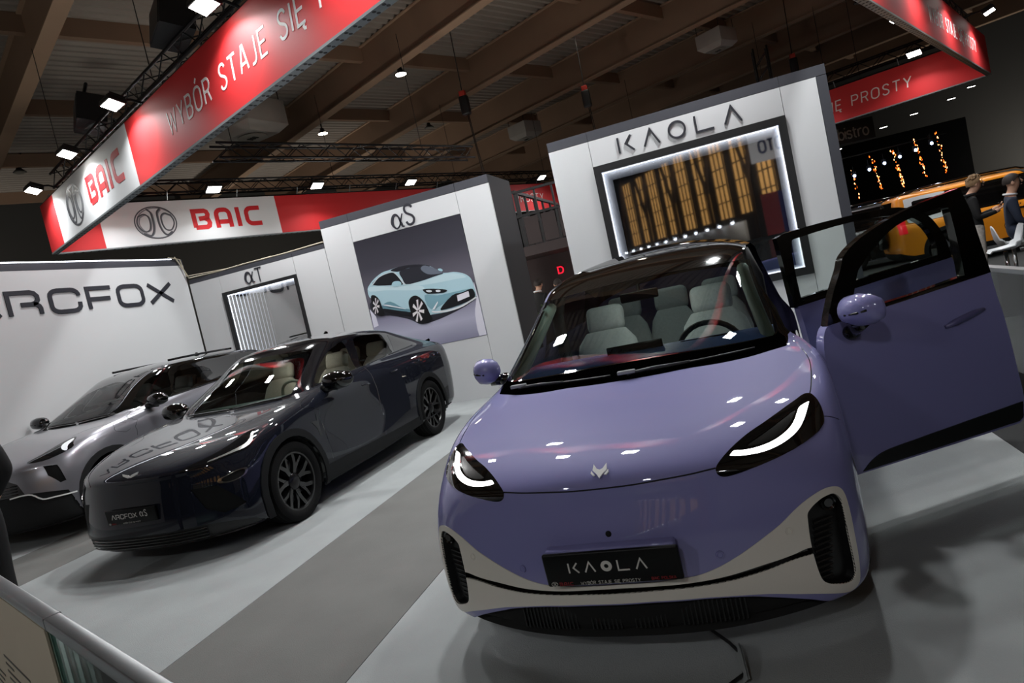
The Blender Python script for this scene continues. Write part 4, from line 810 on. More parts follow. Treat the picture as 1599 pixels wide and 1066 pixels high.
# ---------------------------------------------------------------- violet hatchback (the nearest car)
def centred(a, n=3):
    """open outline that starts and ends at the centre line, smoothed and closed across it"""
    a = np.array(a, float); a[0, 1] = 0; q = np.concatenate([a, [[a[-1, 0], 0]]]) if a[-1, 1] > .03 else a.copy(); q[-1, 1] = 0
    q = smooth_line(q, n); return np.concatenate([[[q[0, 0], -.2]], q, [[q[-1, 0], -.2]]])
def make_kaola():
    S = Surf(kaola_net()); U = KUV; T = S.nu - 1; E = S.nv - 1
    violet = mat('violet_paint', '#7c7bac', .5, 0, 1.0, spec=.15); white = mat('mask_white', '#d6d0c6', .38, 0, .6); blk = mat('gloss_black', '#060606', .06, 0, .6); sat = mat('satin_black', '#0c0c0d', .45)
    seam = mat('shut_line', '#0a0910', .8); wind = glass('windscreen_glass', '#c9d8d2', 1.15); tint = glass('side_glass', '#dfe8e4', 1.1); rub = mat('tyre_rubber', '#060606', .8, bump=(60, .2), spec=.2); dark = mat('matt_dark', '#050505', .9)
    root = thing('hatchback_car', 'violet electric hatchback with its doors open and a white mask around the bumper vents', 'car', (-.597, 2.438, 0), .0416)
    R = []
    def reg(key, name, poly, m, **k): R.append(dict(key=key, name=name, poly=np.asarray(poly, float), mat=m, **k))
    sm = lambda a, n=3: smooth_line(np.array(a, float), n, True)
    # headlamps
    reg('drl', 'light_strip', sm(U['drl']), mat('daytime_light', '#ffffff', .4, emis=5.0), off=.004, rim=.006, sides='each', under='lamp', label='lit white curved daytime running light')
    reg('bowl', 'reflector', sm(U['bowl']), mat('lamp_reflector', '#3a3a38', .25, .8), off=.001, sides='each', under='lamp')
    reg('lamp', 'headlamp', sm(U['lamp']), blk, off=.003, rim=.010, sides='each')
    hf = np.array(U['hoodfront']); hf[-1, 1] = 0; hs = np.array(U['hoodside'])
    cw = np.array(U['cowl']); cw[0, 1] = 0
    hf_s, hs_s, cw_s = smooth_line(hf, 3), smooth_line(hs, 3), smooth_line(cw, 3)
    reg('seam', 'shut_line', S.strip(hf_s, .006), seam, off=-.004)
    reg('seam2', 'shut_line', S.strip(hs_s, .005), seam, off=-.004)
    reg('seam3', 'shut_line', S.strip(smooth_line(U['bumper'], 3), .004), seam, off=-.004)
    # bumper
    reg('vent', 'air_curtain', sm(U['vent']), sat, off=-.035, rim=-.038, sides='each')
    reg('slit', 'grille_slit', centred(U['slit']), blk, off=-.018, rim=-.02)
    reg('mask', 'bumper_mask', centred(U['mask']), white, off=.004, rim=.008, label='white bumper mask around the vents')
    lp = np.array(U['lip']); lp = np.concatenate([[[lp[0, 0], 0]], lp, [[.55, 2.75], [.0, 3.0]]])
    reg('lower', 'lower_grille', np.concatenate([[[lp[0, 0], -.2]], smooth_line(lp, 3), [[-.2, 3.0], [-.2, -.2]]]), dark, off=-.03, rim=-.03)
    # glass
    gs = smooth_line(U['glass_side'], 3); gb = np.array(U['glass_bot'])[::-1]; gb[0, 1] = 0; gt = np.array(U['glass_top']); gt = np.concatenate([gt, [[gt[-1, 0], 0]]])
    reg('wind', 'windscreen', np.concatenate([[[gb[0, 0], -.2]], smooth_line(gb, 3)[:-1], gs, smooth_line(gt, 3)[1:], [[gt[-1, 0], -.2]]]), wind, off=-.001)
    gbs = smooth_line(gb, 3)[:-1]
    reg('cowlp', 'cowl_panel', np.concatenate([[[cw[0, 0], -.2]], cw_s, [[8.7, 4.1]], gs[3:0:-1] + [-.02, .06], gbs[::-1] - [.03, 0], [[gbs[0, 0] - .03, -.2]]]), mat('cowl_black', '#020202', .5, spec=.0))
    reg('hood', 'bonnet', np.concatenate([[[hf[-1, 0], -.2]], hf_s[::-1], [[6.2, 2.8]], hs_s, cw_s[::-1], [[cw[0, 0], -.2]]]), violet)
    # sides
    yz = lambda L, a, b: find_uv(S, L, a, b)
    reg('side', 'side_window', yz([(1.62, 1.10), (1.74, 1.22), (1.95, 1.36), (2.25, 1.45), (2.36, 1.46), (2.36, 1.12)], 4.6, 11), tint, off=-.001, sides=(-1,))
    reg('side2', 'rear_side_window', yz([(2.46, 1.12), (2.46, 1.47), (2.9, 1.50), (3.4, 1.48), (3.62, 1.40), (3.62, 1.16)], 6, 12), tint, off=-.001, sides=(-1,))
    door = yz([(1.30, .30), (1.28, .6), (1.27, .95), (1.40, 1.07), (1.62, 1.16), (1.85, 1.38), (2.2, 1.50), (2.42, 1.53), (2.9, 1.535), (3.4, 1.52), (3.62, 1.42), (3.60, 1.1), (3.42, .75), (3.28, .45), (3.20, .30)], 4.8, 12)
    reg('doors', 'closed_door', door, violet, sides=(-1,))
    reg('arch', 'arch', arch_poly(S, .88, .34, .40, 4.2, 8, .16), dark, skip=True)
    reg('arch', 'arch', arch_poly(S, 3.70, .34, .40, 9, 12.5, .16), dark, skip=True)
    reg('roofg', 'roof_glass', [(12.2, -.2), (12.2, 3.4), (12.75, 5.5), (12.75, 11), (12.6, 12.4), (12.6, E + .2), (T + .2, E + .2), (T + .2, -.2)], glass('roof_pane', '#6d7270', 1.0), off=.001)
    # black upper body
    belt = yz([(1.32, 1.04), (1.6, 1.06), (2.4, 1.09), (3.2, 1.12), (3.9, 1.18)], 4.4, 12)
    reg('top', 'roof_and_pillars', np.concatenate([[[cw[0, 0], -.2]], cw_s, belt, [[10.2, 12.0], [10.6, 13.0], [10.8, E + .2], [T + .2, E + .2], [T + .2, -.2]]]), blk)
    reg('sill', 'sill_cladding', [(-.2, 3.9), (1.0, 6.0), (1.9, 7.3), (2.0, 8), (2.0, 10.2), (1.2, 11.6), (1.0, E + .2), (-.2, E + .2)], sat)
    made = skin_parts(root, S, R, 8, dict(key='rest', name='body', mat=violet))
    for s_ in (1, -1):   # ribbed insert, slat and fog lamp of each air curtain
        par = made[('vent', (s_,))]
        for k in range(11):
            p = find_uv(S, [(.715 + .008 * k * .3, .27 + .021 * k), (.775 + .012 * k * .3, .275 + .021 * k)], 1.5, 4.2, (0, 2)); P = S.ev(p) - S.nrm(p) * .026
            MB().tube([(s_ * q[0], q[1], q[2]) for q in P], .005, 5).build('vent_rib', sat, par)
        p = find_uv(S, [(.80, .545)], 2, 4.2, (0, 2)); c = (S.ev(p) - S.nrm(p) * .02)[0]
        M = Matrix.Translation((s_ * c[0], c[1], c[2])) @ Vector((s_ * .35, -1, 0)).to_track_quat('Z', 'Y').to_matrix().to_4x4()
        MB().lathe([(0, .012), (.016, .012), (.02, .004), (.028, .010), (.032, 0)], 20, M).build('fog_lamp', blk, par, 40)
    for k in range(26):   # slats of the lower intake
        for s_ in (1, -1):
            x = .03 + k * .0165
            if .15 < x < .21: continue
            y = .02 + .22 * x * x
            MB().box((s_ * x - .003, y + .042, .185), (s_ * x + .003, y + .06, .285 - .10 * x * x)).build('grille_slat', sat, root)
    # front details
    def onskin(x, z, off=0):
        p = find_uv(S, [(abs(x), z)], 0, 4.5, (0, 2)); q = (S.ev(p) + S.nrm(p) * off)[0]; n = S.nrm(p)[0]; sg = math.copysign(1, x) if x else 1
        return Vector((sg * q[0], q[1], q[2])), Vector((sg * n[0], n[1], n[2]))
    for x, z in ((-.639, .485), (-.39, .45), (.39, .45), (.639, .485)):
        c, n = onskin(x, z, .004); M = Matrix.Translation(c) @ n.to_track_quat('Z', 'Y').to_matrix().to_4x4()
        MB().lathe([(0, .002), (.008, .002), (.009, .0005), (.011, .003), (.014, .003), (.015, -.004)], 20, M).build('parking_sensor', white if abs(x) > .5 else violet, root, 40)
    c, n = onskin(0, .575, 0); M = Matrix.Translation(c) @ n.to_track_quat('Z', 'Y').to_matrix().to_4x4()
    MB().lathe([(0, .008), (.008, .008), (.012, 0)], 16, M).build('front_camera', dark, root, 40)
    # fox head emblem
    c, n = onskin(0, .795, .004); M = Matrix.Translation(c + n * .008) @ Matrix.Rotation(-math.atan2(n.z, -n.y), 4, 'X')
    for s_ in (1, -1):
        b = MB(); b.prism([(0, -.036), (0, .004), (s_ * .012, .010), (s_ * .026, .034), (s_ * .029, .004), (s_ * .012, -.016)], .006, M); b.build('emblem', mat('chrome_bright', '#f2f2f0', .25, 0, .5), root)
        b = MB(); b.prism([(s_ * .018, -.020), (s_ * .034, .002), (s_ * .036, -.010), (s_ * .026, -.022)], .006, M); b.build('emblem_cheek', mat('chrome_bright'), root)
    # number plate with dealer frame
    tp = Vector((0, -.012, .475)); M = Matrix.Translation(tp) @ Matrix.Rotation(math.radians(4), 4, 'X')
    b = MB(); b.box((-.25, .0, .0), (.25, .05, .075), M, bev=.008); b.build('plate_bracket', violet, root, 40)
    b = MB(); b.box((-.262, -.012, -.067), (.262, .008, .067), M, bev=.009); pl = b.build('number_plate', mat('plate_black', '#090909', .4, spec=.2), root, 40)
    Mt = M @ Matrix.Translation((0, -.0125, 0))
    silver = mat('plate_silver', '#c9c6c0', .4); red = mat('plate_red', '#7d1016', .5)
    text_part('lettering', 'KAQLA~', .040, silver, pl, Mt @ Matrix.Translation((-.012, 0, -.012)), weight=.15, depth=.001, gap=.62, align='c', font='kaola')
    ring_mark = MB(); ring_mark.lathe([(.0085, 0), (.0215, 0), (.0215, .001), (.0085, .001)], 28, Mt @ Matrix.Translation((-.0135, -.0002, .008)) @ Matrix.Rotation(math.pi / 2, 4, 'X')); ring_mark.build('lettering', silver, pl)
    text_part('lettering', 'WYBÓR STAJE SIĘ PROSTY', .012, silver, pl, Mt @ Matrix.Translation((-.012, 0, -.062)), weight=.13, depth=.001, align='c', wide=1.15)
    text_part('brand_mark', 'BAIC', .014, red, pl, Mt @ Matrix.Translation((-.185, 0, -.062)), weight=.22, depth=.001, align='c', wide=1.2, font='bold')
    text_part('brand_mark', 'BAIC POLSKA', .010, red, pl, Mt @ Matrix.Translation((.19, 0, -.058)), weight=.2, depth=.001, align='c', wide=1.1)
    baic_emblem(.010, silver, pl, Mt @ Matrix.Translation((-.232, 0, -.054)), .001)
    # wipers
    def glasspt(x, d, off=.012):
        v = np.interp(abs(x), [0, .28, .54, .70, .79], [0, 1, 2, 3, 4]); p = np.array([[8.25 + d, v]]); q = (S.ev(p) + S.nrm(p) * off)[0]; return (math.copysign(q[0], x) if x else 0, q[1], q[2])
    for a, b_, d0, d1 in ((-.60, -.08, .15, .20), (.02, .62, .14, .12)):
        MB().tube([glasspt(a + (b_ - a) * t, d0 + (d1 - d0) * t + .12 * math.sin(math.pi * t) * .3) for t in np.linspace(0, 1, 8)], .006, 6).build('wiper_blade', sat, root, True)
        w = MB(); p0 = Vector(glasspt(a - .01, d0 - .10, .02)); w.tube([p0, Vector(glasspt(a + .12, d0 + .02, .022)), Vector(glasspt((a + b_) / 2, (d0 + d1) / 2 + .03, .018))], [.009, .007, .004], 6)
        w.build('wiper_arm', mat('wiper_grey', '#4a4b4d', .4), root, True)
        b = MB(); b.box((-.045, -.014, 0), (.045, .014, .018), Matrix.Translation(p0), bev=.004); b.build('wiper_pivot', mat('wiper_pale', '#8e9092', .4), root, 40)
    # door mirror on the closed side
    mirror_head(root, Vector((-.925, 1.42, 1.12)), -1, violet, blk, sc=1.0, lx=.72)
    # open doors, hinged at their front edges
    XZ = [.2, .28, .5, .75, .88, .96, 1.02, 1.08, 1.6]; XX = [.925, .932, .938, .936, .928, .915, .895, .872, .76]
    def lift(P2, off=0): return [(float(np.interp(z, XZ, XX)) + off, y, z) for y, z in P2]
    def sheet(outline, holes=(), off=0, rim=0, step=.06):
        o = np.array(outline); y0, z0 = o.min(0); y1, z1 = o.max(0)
        pts = [(y, z) for y in np.arange(y0, y1, step) for z in np.arange(z0, z1, step * .6)]; pts = [p for p in pts if inside(np.array([p]), o)[0] and not any(inside(np.array([p]), np.array(h))[0] for h in holes)]
        ed = []
        for L in (outline, *holes):
            k = len(pts); L = [tuple(p) for p in L]; pts += L; ed += [(k + i, k + (i + 1) % len(L)) for i in range(len(L))]
        r = delaunay_2d_cdt([Vector(p) for p in pts], ed, [], 0, 1e-5); V = np.array([tuple(p) for p in r[0]]); F = [f for f in r[2] if len(f) == 3]
        c = np.array([V[list(f)].mean(0) for f in F]); ok = inside(c, o)
        for h in holes: ok &= ~inside(c, np.array(h))
        F = [f for f, k in zip(F, ok) if k]; b = MB(); A = lift(V, off); B = lift(V, off - rim); n = len(V); b.add(A, F)
        if rim:
            b.add(B, [f[::-1] for f in F]); e = {}
            for f in F:
                for i in range(3): e[(f[i], f[(i + 1) % 3])] = 1
            b.add(A + B, [(i, j, j + n, i + n) for i, j in e if (j, i) not in e])
        return b
    ds = lambda L, n=3: [tuple(p) for p in smooth_line(np.array(L, float), n)]
    def door(name, hinge, ang, panel, frame, gl, clad, handle):
        H = bpy.data.objects.new(name, sheet(panel, (), 0, .055).mesh(name)); COL.objects.link(H); H.data.materials.append(violet); H.parent = root
        for p in H.data.polygons: p.use_smooth = True
        H.data.set_sharp_from_angle(angle=math.radians(35))
        hv = Vector((hinge[0], hinge[1], 0)); H.data.transform(Matrix.Translation(-hv)); H.location = hv; H.rotation_euler = (0, 0, -math.radians(ang))
        def sub(nm, b, m, smooth=35):
            o = b.build(nm, m, H, smooth); o.data.transform(Matrix.Translation(-hv)); return o
        sub('window_frame', sheet(frame, (gl,), .002, .05, .05), blk); sub('door_glass', sheet(gl, (), -.02), tint, True)
        sub('door_cladding', sheet(clad, (), .006, .02), sat)
        sub('door_trim', sheet([(y * .96 + (hinge[1] + .55) * .04, z * .94 + .04) for y, z in panel], (), -.055, .04), mat('door_card', '#3b4a7a', .7))
        if handle:
            q = np.array(handle); b = MB(); L = lift(q, .006); b.tube([Vector(p) for p in L], [.008, .018, .018, .008][:len(L)], 8); sub('handle_recess', b, mat('violet_deep', '#5a5785', .35, .1, 1), True)
        return H, hv
    fp = ds([(1.28, .28), (1.27, .6), (1.265, .86), (1.285, .97), (1.33, 1.035), (1.40, 1.06)]) + ds([(1.55, 1.066), (1.744, 1.077), (2.08, 1.096), (2.41, 1.117)])[0:] + ds([(2.385, 1.0), (2.377, .945), (2.387, .732), (2.40, .553), (2.411, .409), (2.40, .31), (2.36, .278)]) + [(1.963, .278)]
    ff = ds([(1.342, 1.045), (1.435, 1.188), (1.527, 1.304), (1.577, 1.37), (1.713, 1.44), (1.968, 1.514), (2.195, 1.553), (2.415, 1.582)]) + ds([(2.43, 1.45), (2.421, 1.333), (2.41, 1.10)])
    fg = ds([(1.50, 1.075), (1.60, 1.24), (1.65, 1.295), (1.793, 1.388), (1.944, 1.457), (2.125, 1.49), (2.28, 1.495), (2.296, 1.449), (2.262, 1.22), (2.241, 1.118)]) + [(1.9, 1.09)]
    fc = ds([(1.352, .290), (1.42, .335), (1.512, .36), (1.692, .368), (2.0, .378), (2.395, .391)]) + [(2.385, .31), (2.355, .292)]
    D, hv = door('front_door', (.93, 1.25), 57, fp, ff, fg, fc, [(1.997, .891), (2.06, .900), (2.19, .920), (2.263, .928)])
    # quarter glass bar and door mirror
    mirror_head(D, Vector((1.06, 1.41, 1.11)) - hv, 1, violet, blk, lx=1.1, foot=Vector((.905, 1.455, .985)) - hv)
    rp = ds([(2.40, .30), (2.39, .6), (2.385, .95), (2.395, 1.08)]) + ds([(2.67, 1.111), (3.0, 1.14), (3.271, 1.163), (3.499, 1.169), (3.60, 1.16)]) + ds([(3.606, 1.007), (3.50, .82), (3.36, .58), (3.28, .40), (3.22, .30)]) + [(2.8, .29)]
    rf = [(2.36, 1.06), (2.381, 1.317), (2.393, 1.526)] + ds([(2.45, 1.545), (2.732, 1.563), (3.1, 1.566), (3.338, 1.55), (3.52, 1.47), (3.60, 1.30), (3.60, 1.14)])
    rg = ds([(2.429, 1.11), (2.45, 1.3), (2.487, 1.471), (2.564, 1.499), (2.965, 1.522), (3.3, 1.50), (3.46, 1.42), (3.52, 1.28), (3.50, 1.175)]) + [(3.0, 1.15)]
    rc = ds([(2.45, .30), (2.47, .39), (2.9, .40), (3.24, .41)]) + [(3.20, .305)]
    door('rear_door', (.90, 2.36), 60, rp, rf, rg, rc, None)
    # wheels
    for y in (.88, 3.70):
        for s_ in (1, -1): wheel_parts(root, (s_ * .82, y, .335), .335, .215, s_, .235, 5, rub, mat('rim_dark', '#1a1a1c', .3, .6), dark, 'fan', mat('rim_silver', '#9a9aa0', .25, .9))
        liner(root, y, .34, .395, .58, .915, dark)
    # interior
    blue = mat('dash_blue', '#5276c4', .6, noise=(40, .05)); grey = mat('seat_grey', '#b3b8ba', .75, noise=(60, .06)); dk = mat('trim_dark', '#16181a', .7)
    b = MB(); b.box((-.86, .5, .19), (.86, 4.25, .24)); b.box((-.62, 1.0, .24), (.62, 1.2, .95)); b.build('floor_pan', dk, root)
    prof = [(1.12, 1.040), (1.22, 1.062), (1.40, 1.082), (1.50, 1.084), (1.56, 1.05), (1.57, .96), (1.52, .80), (1.46, .55), (1.30, .5), (1.12, .6)]
    G = [[(x, y + .10 * (abs(x) / .74) ** 2, z - .012 * (abs(x) / .74) ** 2) for y, z in prof] for x in np.linspace(-.735, .735, 21)]
    b = MB(); b.grid(G); b.build('dashboard', blue, root, True)
    b = MB(); b.box((-.17, 1.42, 1.035), (.15, 1.45, 1.125), Matrix.Identity(4), bev=.006); b.build('touch_screen', mat('screen_black', '#030303', .1), root, 40)
    b = MB(); b.box((.24, 1.46, 1.03), (.52, 1.48, 1.085), bev=.006); b.build('instrument_screen', mat('screen_black'), root, 40)
    Ms = Matrix.Translation((.38, 1.70, .98)) @ Matrix.Rotation(math.radians(-68), 4, 'X'); b = MB()
    b.tube([Ms @ Vector((.18 * math.cos(t), .18 * math.sin(t), 0)) for t in np.linspace(0, 2 * math.pi, 28, endpoint=False)], .016, 8, closed=True)
    b.box((-.17, -.02, -.02), (.17, .02, .0), Ms); b.box((-.06, -.06, -.03), (.06, .06, .005), Ms, bev=.01); b.build('steering_wheel', dk, root, 40)
    for x in (-.38, .38): seat(root, x, 2.30, .46, grey)
    for x in (-.40, .0, .40): seat(root, x, 3.25, .46, grey, name='rear_seat', w=.44)
    b = MB(); b.box((-.13, 1.55, .24), (.13, 2.3, .62), bev=.04); b.build('centre_console', mat('console_pale', '#7d8488', .6), root, 40)
    b = MB(); b.tube([(0, 1.93, 1.435), (0, 1.90, 1.38)], .012, 6); b.box((-.12, 1.885, 1.335), (.12, 1.905, 1.395), bev=.01); b.build('rear_view_mirror', dk, root, 40)
    MB().box((-.10, 2.12, 1.475), (.10, 2.22, 1.49), bev=.005).build('cabin_fill_lamp', mat('cabin_fill_glow', '#fff6e8', .5, emis=3), root, 40); lamp('cabin_fill', 'POINT', (0, 2.15, 1.44), (0, 2.15, 0), 4, (.1, .1), (1, .96, .9), parent=root)  # lamp and point light added to lift the dark cabin
    c_ = (S.ev(np.array([[10.75, 3.35]])) - S.nrm(np.array([[10.75, 3.35]])) * .004)[0]; n__ = S.nrm(np.array([[10.75, 3.35]]))[0]; MB().lathe([(0, 0), (.022, 0), (.022, .001), (0, .001)], 24, Matrix.Translation((-c_[0], c_[1], c_[2])) @ Vector((-n__[0], n__[1], n__[2])).to_track_quat('Z', 'Y').to_matrix().to_4x4() @ Matrix.Diagonal((1.5, .8, 1, 1))).build('glass_sticker', mat('sticker_pale', '#b9c6c2', .5), root)
    # windscreen pillar trims, pale
    for s_ in (1, -1):
        P = [S.ev(np.array([[8.9 + 2.1 * t, 3.62 - .0 * t]]))[0] - S.nrm(np.array([[8.9 + 2.1 * t, 3.62]]))[0] * .05 for t in np.linspace(0, 1, 8)]
        MB().tube([(s_ * (p[0]), p[1] + .02, p[2]) for p in P], .035, 8).build('pillar_trim', mat('trim_pale', '#9aa79f', .7), root, True)
        MB().tube([(s_ * .70, 2.40 + .02, z) if z < 1.45 else (s_ * .64, 2.42, z) for z in (.5, 1.0, 1.3, 1.5)], .045, 8).build('centre_pillar', dk, root, True)
    return root, S
def mirror_head(par, c, s_, paint, blk, foot=None, sc=1.0, lx=1.0):
    """door mirror: shell, dark base and foot, indicator strip"""
    rings = []
    for t, ry, rz, dy in ((-1, .012, .016, .02), (-.9, .045, .045, .01), (-.6, .075, .070, 0), (0, .085, .080, -.004), (.55, .075, .072, .0), (.88, .048, .050, .015), (1, .012, .014, .02)):
        rings.append([(c.x + s_ * .115 * lx * t * sc, c.y + (dy + ry * (math.cos(a) if math.cos(a) < 0 else .55 * math.cos(a))) * sc, c.z + (rz * math.sin(a)) * sc) for a in np.linspace(0, 2 * math.pi, 20, endpoint=False)])
    sh = loft(rings).build('mirror_shell', paint, par, True)
    b = MB(); b.tube([(c.x - s_ * .02 * lx * sc, c.y - .082 * sc, c.z - .012 * sc), (c.x + s_ * .05 * lx * sc, c.y - .078 * sc, c.z - .004 * sc), (c.x + s_ * .085 * lx * sc, c.y - .05 * sc, c.z + .004 * sc)], .006, 6); b.build('indicator_strip', mat('indicator', '#1a1712', .2), sh, True)
    f = foot or Vector((c.x - s_ * .10, c.y + .03, c.z - .07))
    b = MB(); b.ball((f.x, f.y, f.z), (.045 * sc, .05 * sc, .04 * sc)); b.tube([f, (f + c) / 2 + Vector((0, 0, -.03)), c + Vector((-s_ * .02, .01, -.055))], [.035 * sc, .032 * sc, .04 * sc], 10); b.build('mirror_foot', blk, sh, True)
    return sh
KA,KS=make_kaola()
def rear_cols(F, W, Zr, YR, k=1.5):
    N = []
    for f, w, zr, yr in zip(F, W, Zr, YR):
        x8, y8, z8 = f[-1]; y9 = y8 + (yr - y8) * .28; L = yr - y9; row = list(f)
        for t, s in ((0, 1), (.42, .995), (.74, .975), (.92, .90), (.99, .55), (1, 0)):
            tt = .28 + .72 * t; row.append((w * s, y9 + L * t, z8 + (zr - z8) * tt ** k))
        N.append(row)
    return N
def saloon_net():
    F = [
     [(0,.16,.16),(.35,.18,.16),(.62,.27,.165),(.82,.40,.17),(.90,.52,.175),(.935,.70,.18),(.945,.96,.19),(.945,1.5,.2),(.945,2.3,.2)],
     [(0,.09,.21),(.35,.11,.21),(.63,.20,.21),(.84,.34,.215),(.925,.48,.22),(.955,.68,.23),(.965,.96,.23),(.965,1.5,.24),(.963,2.3,.24)],
     [(0,.085,.36),(.35,.105,.36),(.63,.195,.36),(.84,.335,.36),(.928,.48,.365),(.958,.68,.37),(.972,.96,.38),(.966,1.5,.38),(.962,2.3,.38)],
     [(0,.10,.50),(.35,.12,.50),(.63,.21,.50),(.835,.345,.50),(.925,.49,.505),(.957,.69,.51),(.974,.96,.52),(.958,1.5,.52),(.95,2.3,.52)],
     [(0,.115,.62),(.35,.135,.62),(.63,.225,.62),(.83,.36,.63),(.92,.51,.64),(.952,.70,.65),(.972,.97,.66),(.952,1.5,.66),(.943,2.3,.66)],
     [(0,.135,.715),(.35,.155,.715),(.62,.245,.715),(.815,.39,.725),(.905,.55,.74),(.945,.74,.76),(.966,1.0,.78),(.955,1.5,.79),(.948,2.3,.80)],
     [(0,.19,.79),(.35,.21,.79),(.60,.29,.795),(.785,.45,.815),(.88,.62,.84),(.928,.80,.87),(.955,1.05,.89),(.957,1.5,.90),(.95,2.3,.91)],
     [(0,.62,.915),(.34,.63,.918),(.58,.68,.922),(.74,.77,.93),(.84,.90,.945),(.893,1.08,.965),(.92,1.33,.98),(.932,1.7,.99),(.935,2.35,1.005)],
     [(0,1.27,1.015),(.33,1.29,1.018),(.58,1.36,1.025),(.735,1.47,1.035),(.81,1.58,1.045),(.85,1.72,1.055),(.872,1.9,1.065),(.885,2.15,1.08),(.895,2.6,1.105)],
     [(0,1.42,1.08),(.32,1.435,1.083),(.56,1.50,1.088),(.70,1.58,1.093),(.775,1.70,1.098),(.812,1.84,1.105),(.832,2.0,1.115),(.845,2.25,1.13),(.855,2.7,1.15)],
     [(0,1.80,1.275),(.30,1.81,1.274),(.51,1.86,1.272),(.635,1.93,1.268),(.70,2.03,1.265),(.735,2.15,1.265),(.752,2.28,1.268),(.765,2.48,1.272),(.775,2.85,1.275)],
     [(0,2.16,1.447),(.27,2.165,1.445),(.46,2.19,1.44),(.57,2.235,1.435),(.63,2.30,1.43),(.66,2.38,1.43),(.675,2.48,1.432),(.687,2.62,1.435),(.695,2.93,1.43)],
     [(0,2.38,1.525),(.25,2.385,1.523),(.42,2.40,1.52),(.52,2.43,1.515),(.575,2.47,1.51),(.60,2.53,1.508),(.612,2.60,1.51),(.62,2.70,1.512),(.627,2.95,1.51)],
     [(0,2.6,1.565),(.13,2.61,1.565),(.23,2.62,1.563),(.29,2.64,1.56),(.32,2.67,1.558),(.335,2.71,1.557),(.34,2.76,1.557),(.345,2.83,1.558),(.35,2.98,1.557)],
     [(0,2.78,1.578),(0,2.8,1.578),(0,2.82,1.578),(0,2.84,1.578),(0,2.86,1.578),(0,2.88,1.578),(0,2.9,1.578),(0,2.94,1.578),(0,3.0,1.578)]]
    W =  [.94,.962,.966,.965,.962,.96,.955,.945,.90,.845,.765,.69,.62,.345,0]
    Zr = [.30,.33,.45,.56,.67,.78,.88,1.0,1.10,1.155,1.26,1.38,1.465,1.53,1.56]
    YR = [4.72,4.86,4.92,4.95,4.97,4.98,4.97,4.95,4.90,4.74,4.32,3.92,3.62,3.32,3.18]
    return rear_cols(F, W, Zr, YR)
def crossover_net():
    zs = lambda z: float(np.interp(z, [0, .16, .5, .79, 1.02, 1.08, 1.45, 1.58], [0, .20, .56, .90, 1.145, 1.20, 1.575, 1.69]))
    N = saloon_net(); W = len(N[0]); o = []
    YR = [4.55,4.70,4.74,4.76,4.77,4.77,4.76,4.74,4.70,4.64,4.50,4.36,4.15,3.6,3.4]; ZR = [.36,.40,.52,.64,.76,.86,.97,1.07,1.17,1.26,1.40,1.53,1.60,1.66,1.69]
    for r, yr, zr in zip(N, YR, ZR):
        q = [(x, y, zs(z)) for x, y, z in r[:9]]; x8, y8, z8 = q[-1]
        for (x, y, z) in r[9:]:
            t = (y - y8) / (r[-1][1] - y8); q.append((x, y8 + (yr - y8) * t, z8 + (zr - z8) * t ** 2))
        o.append(q)
    return o
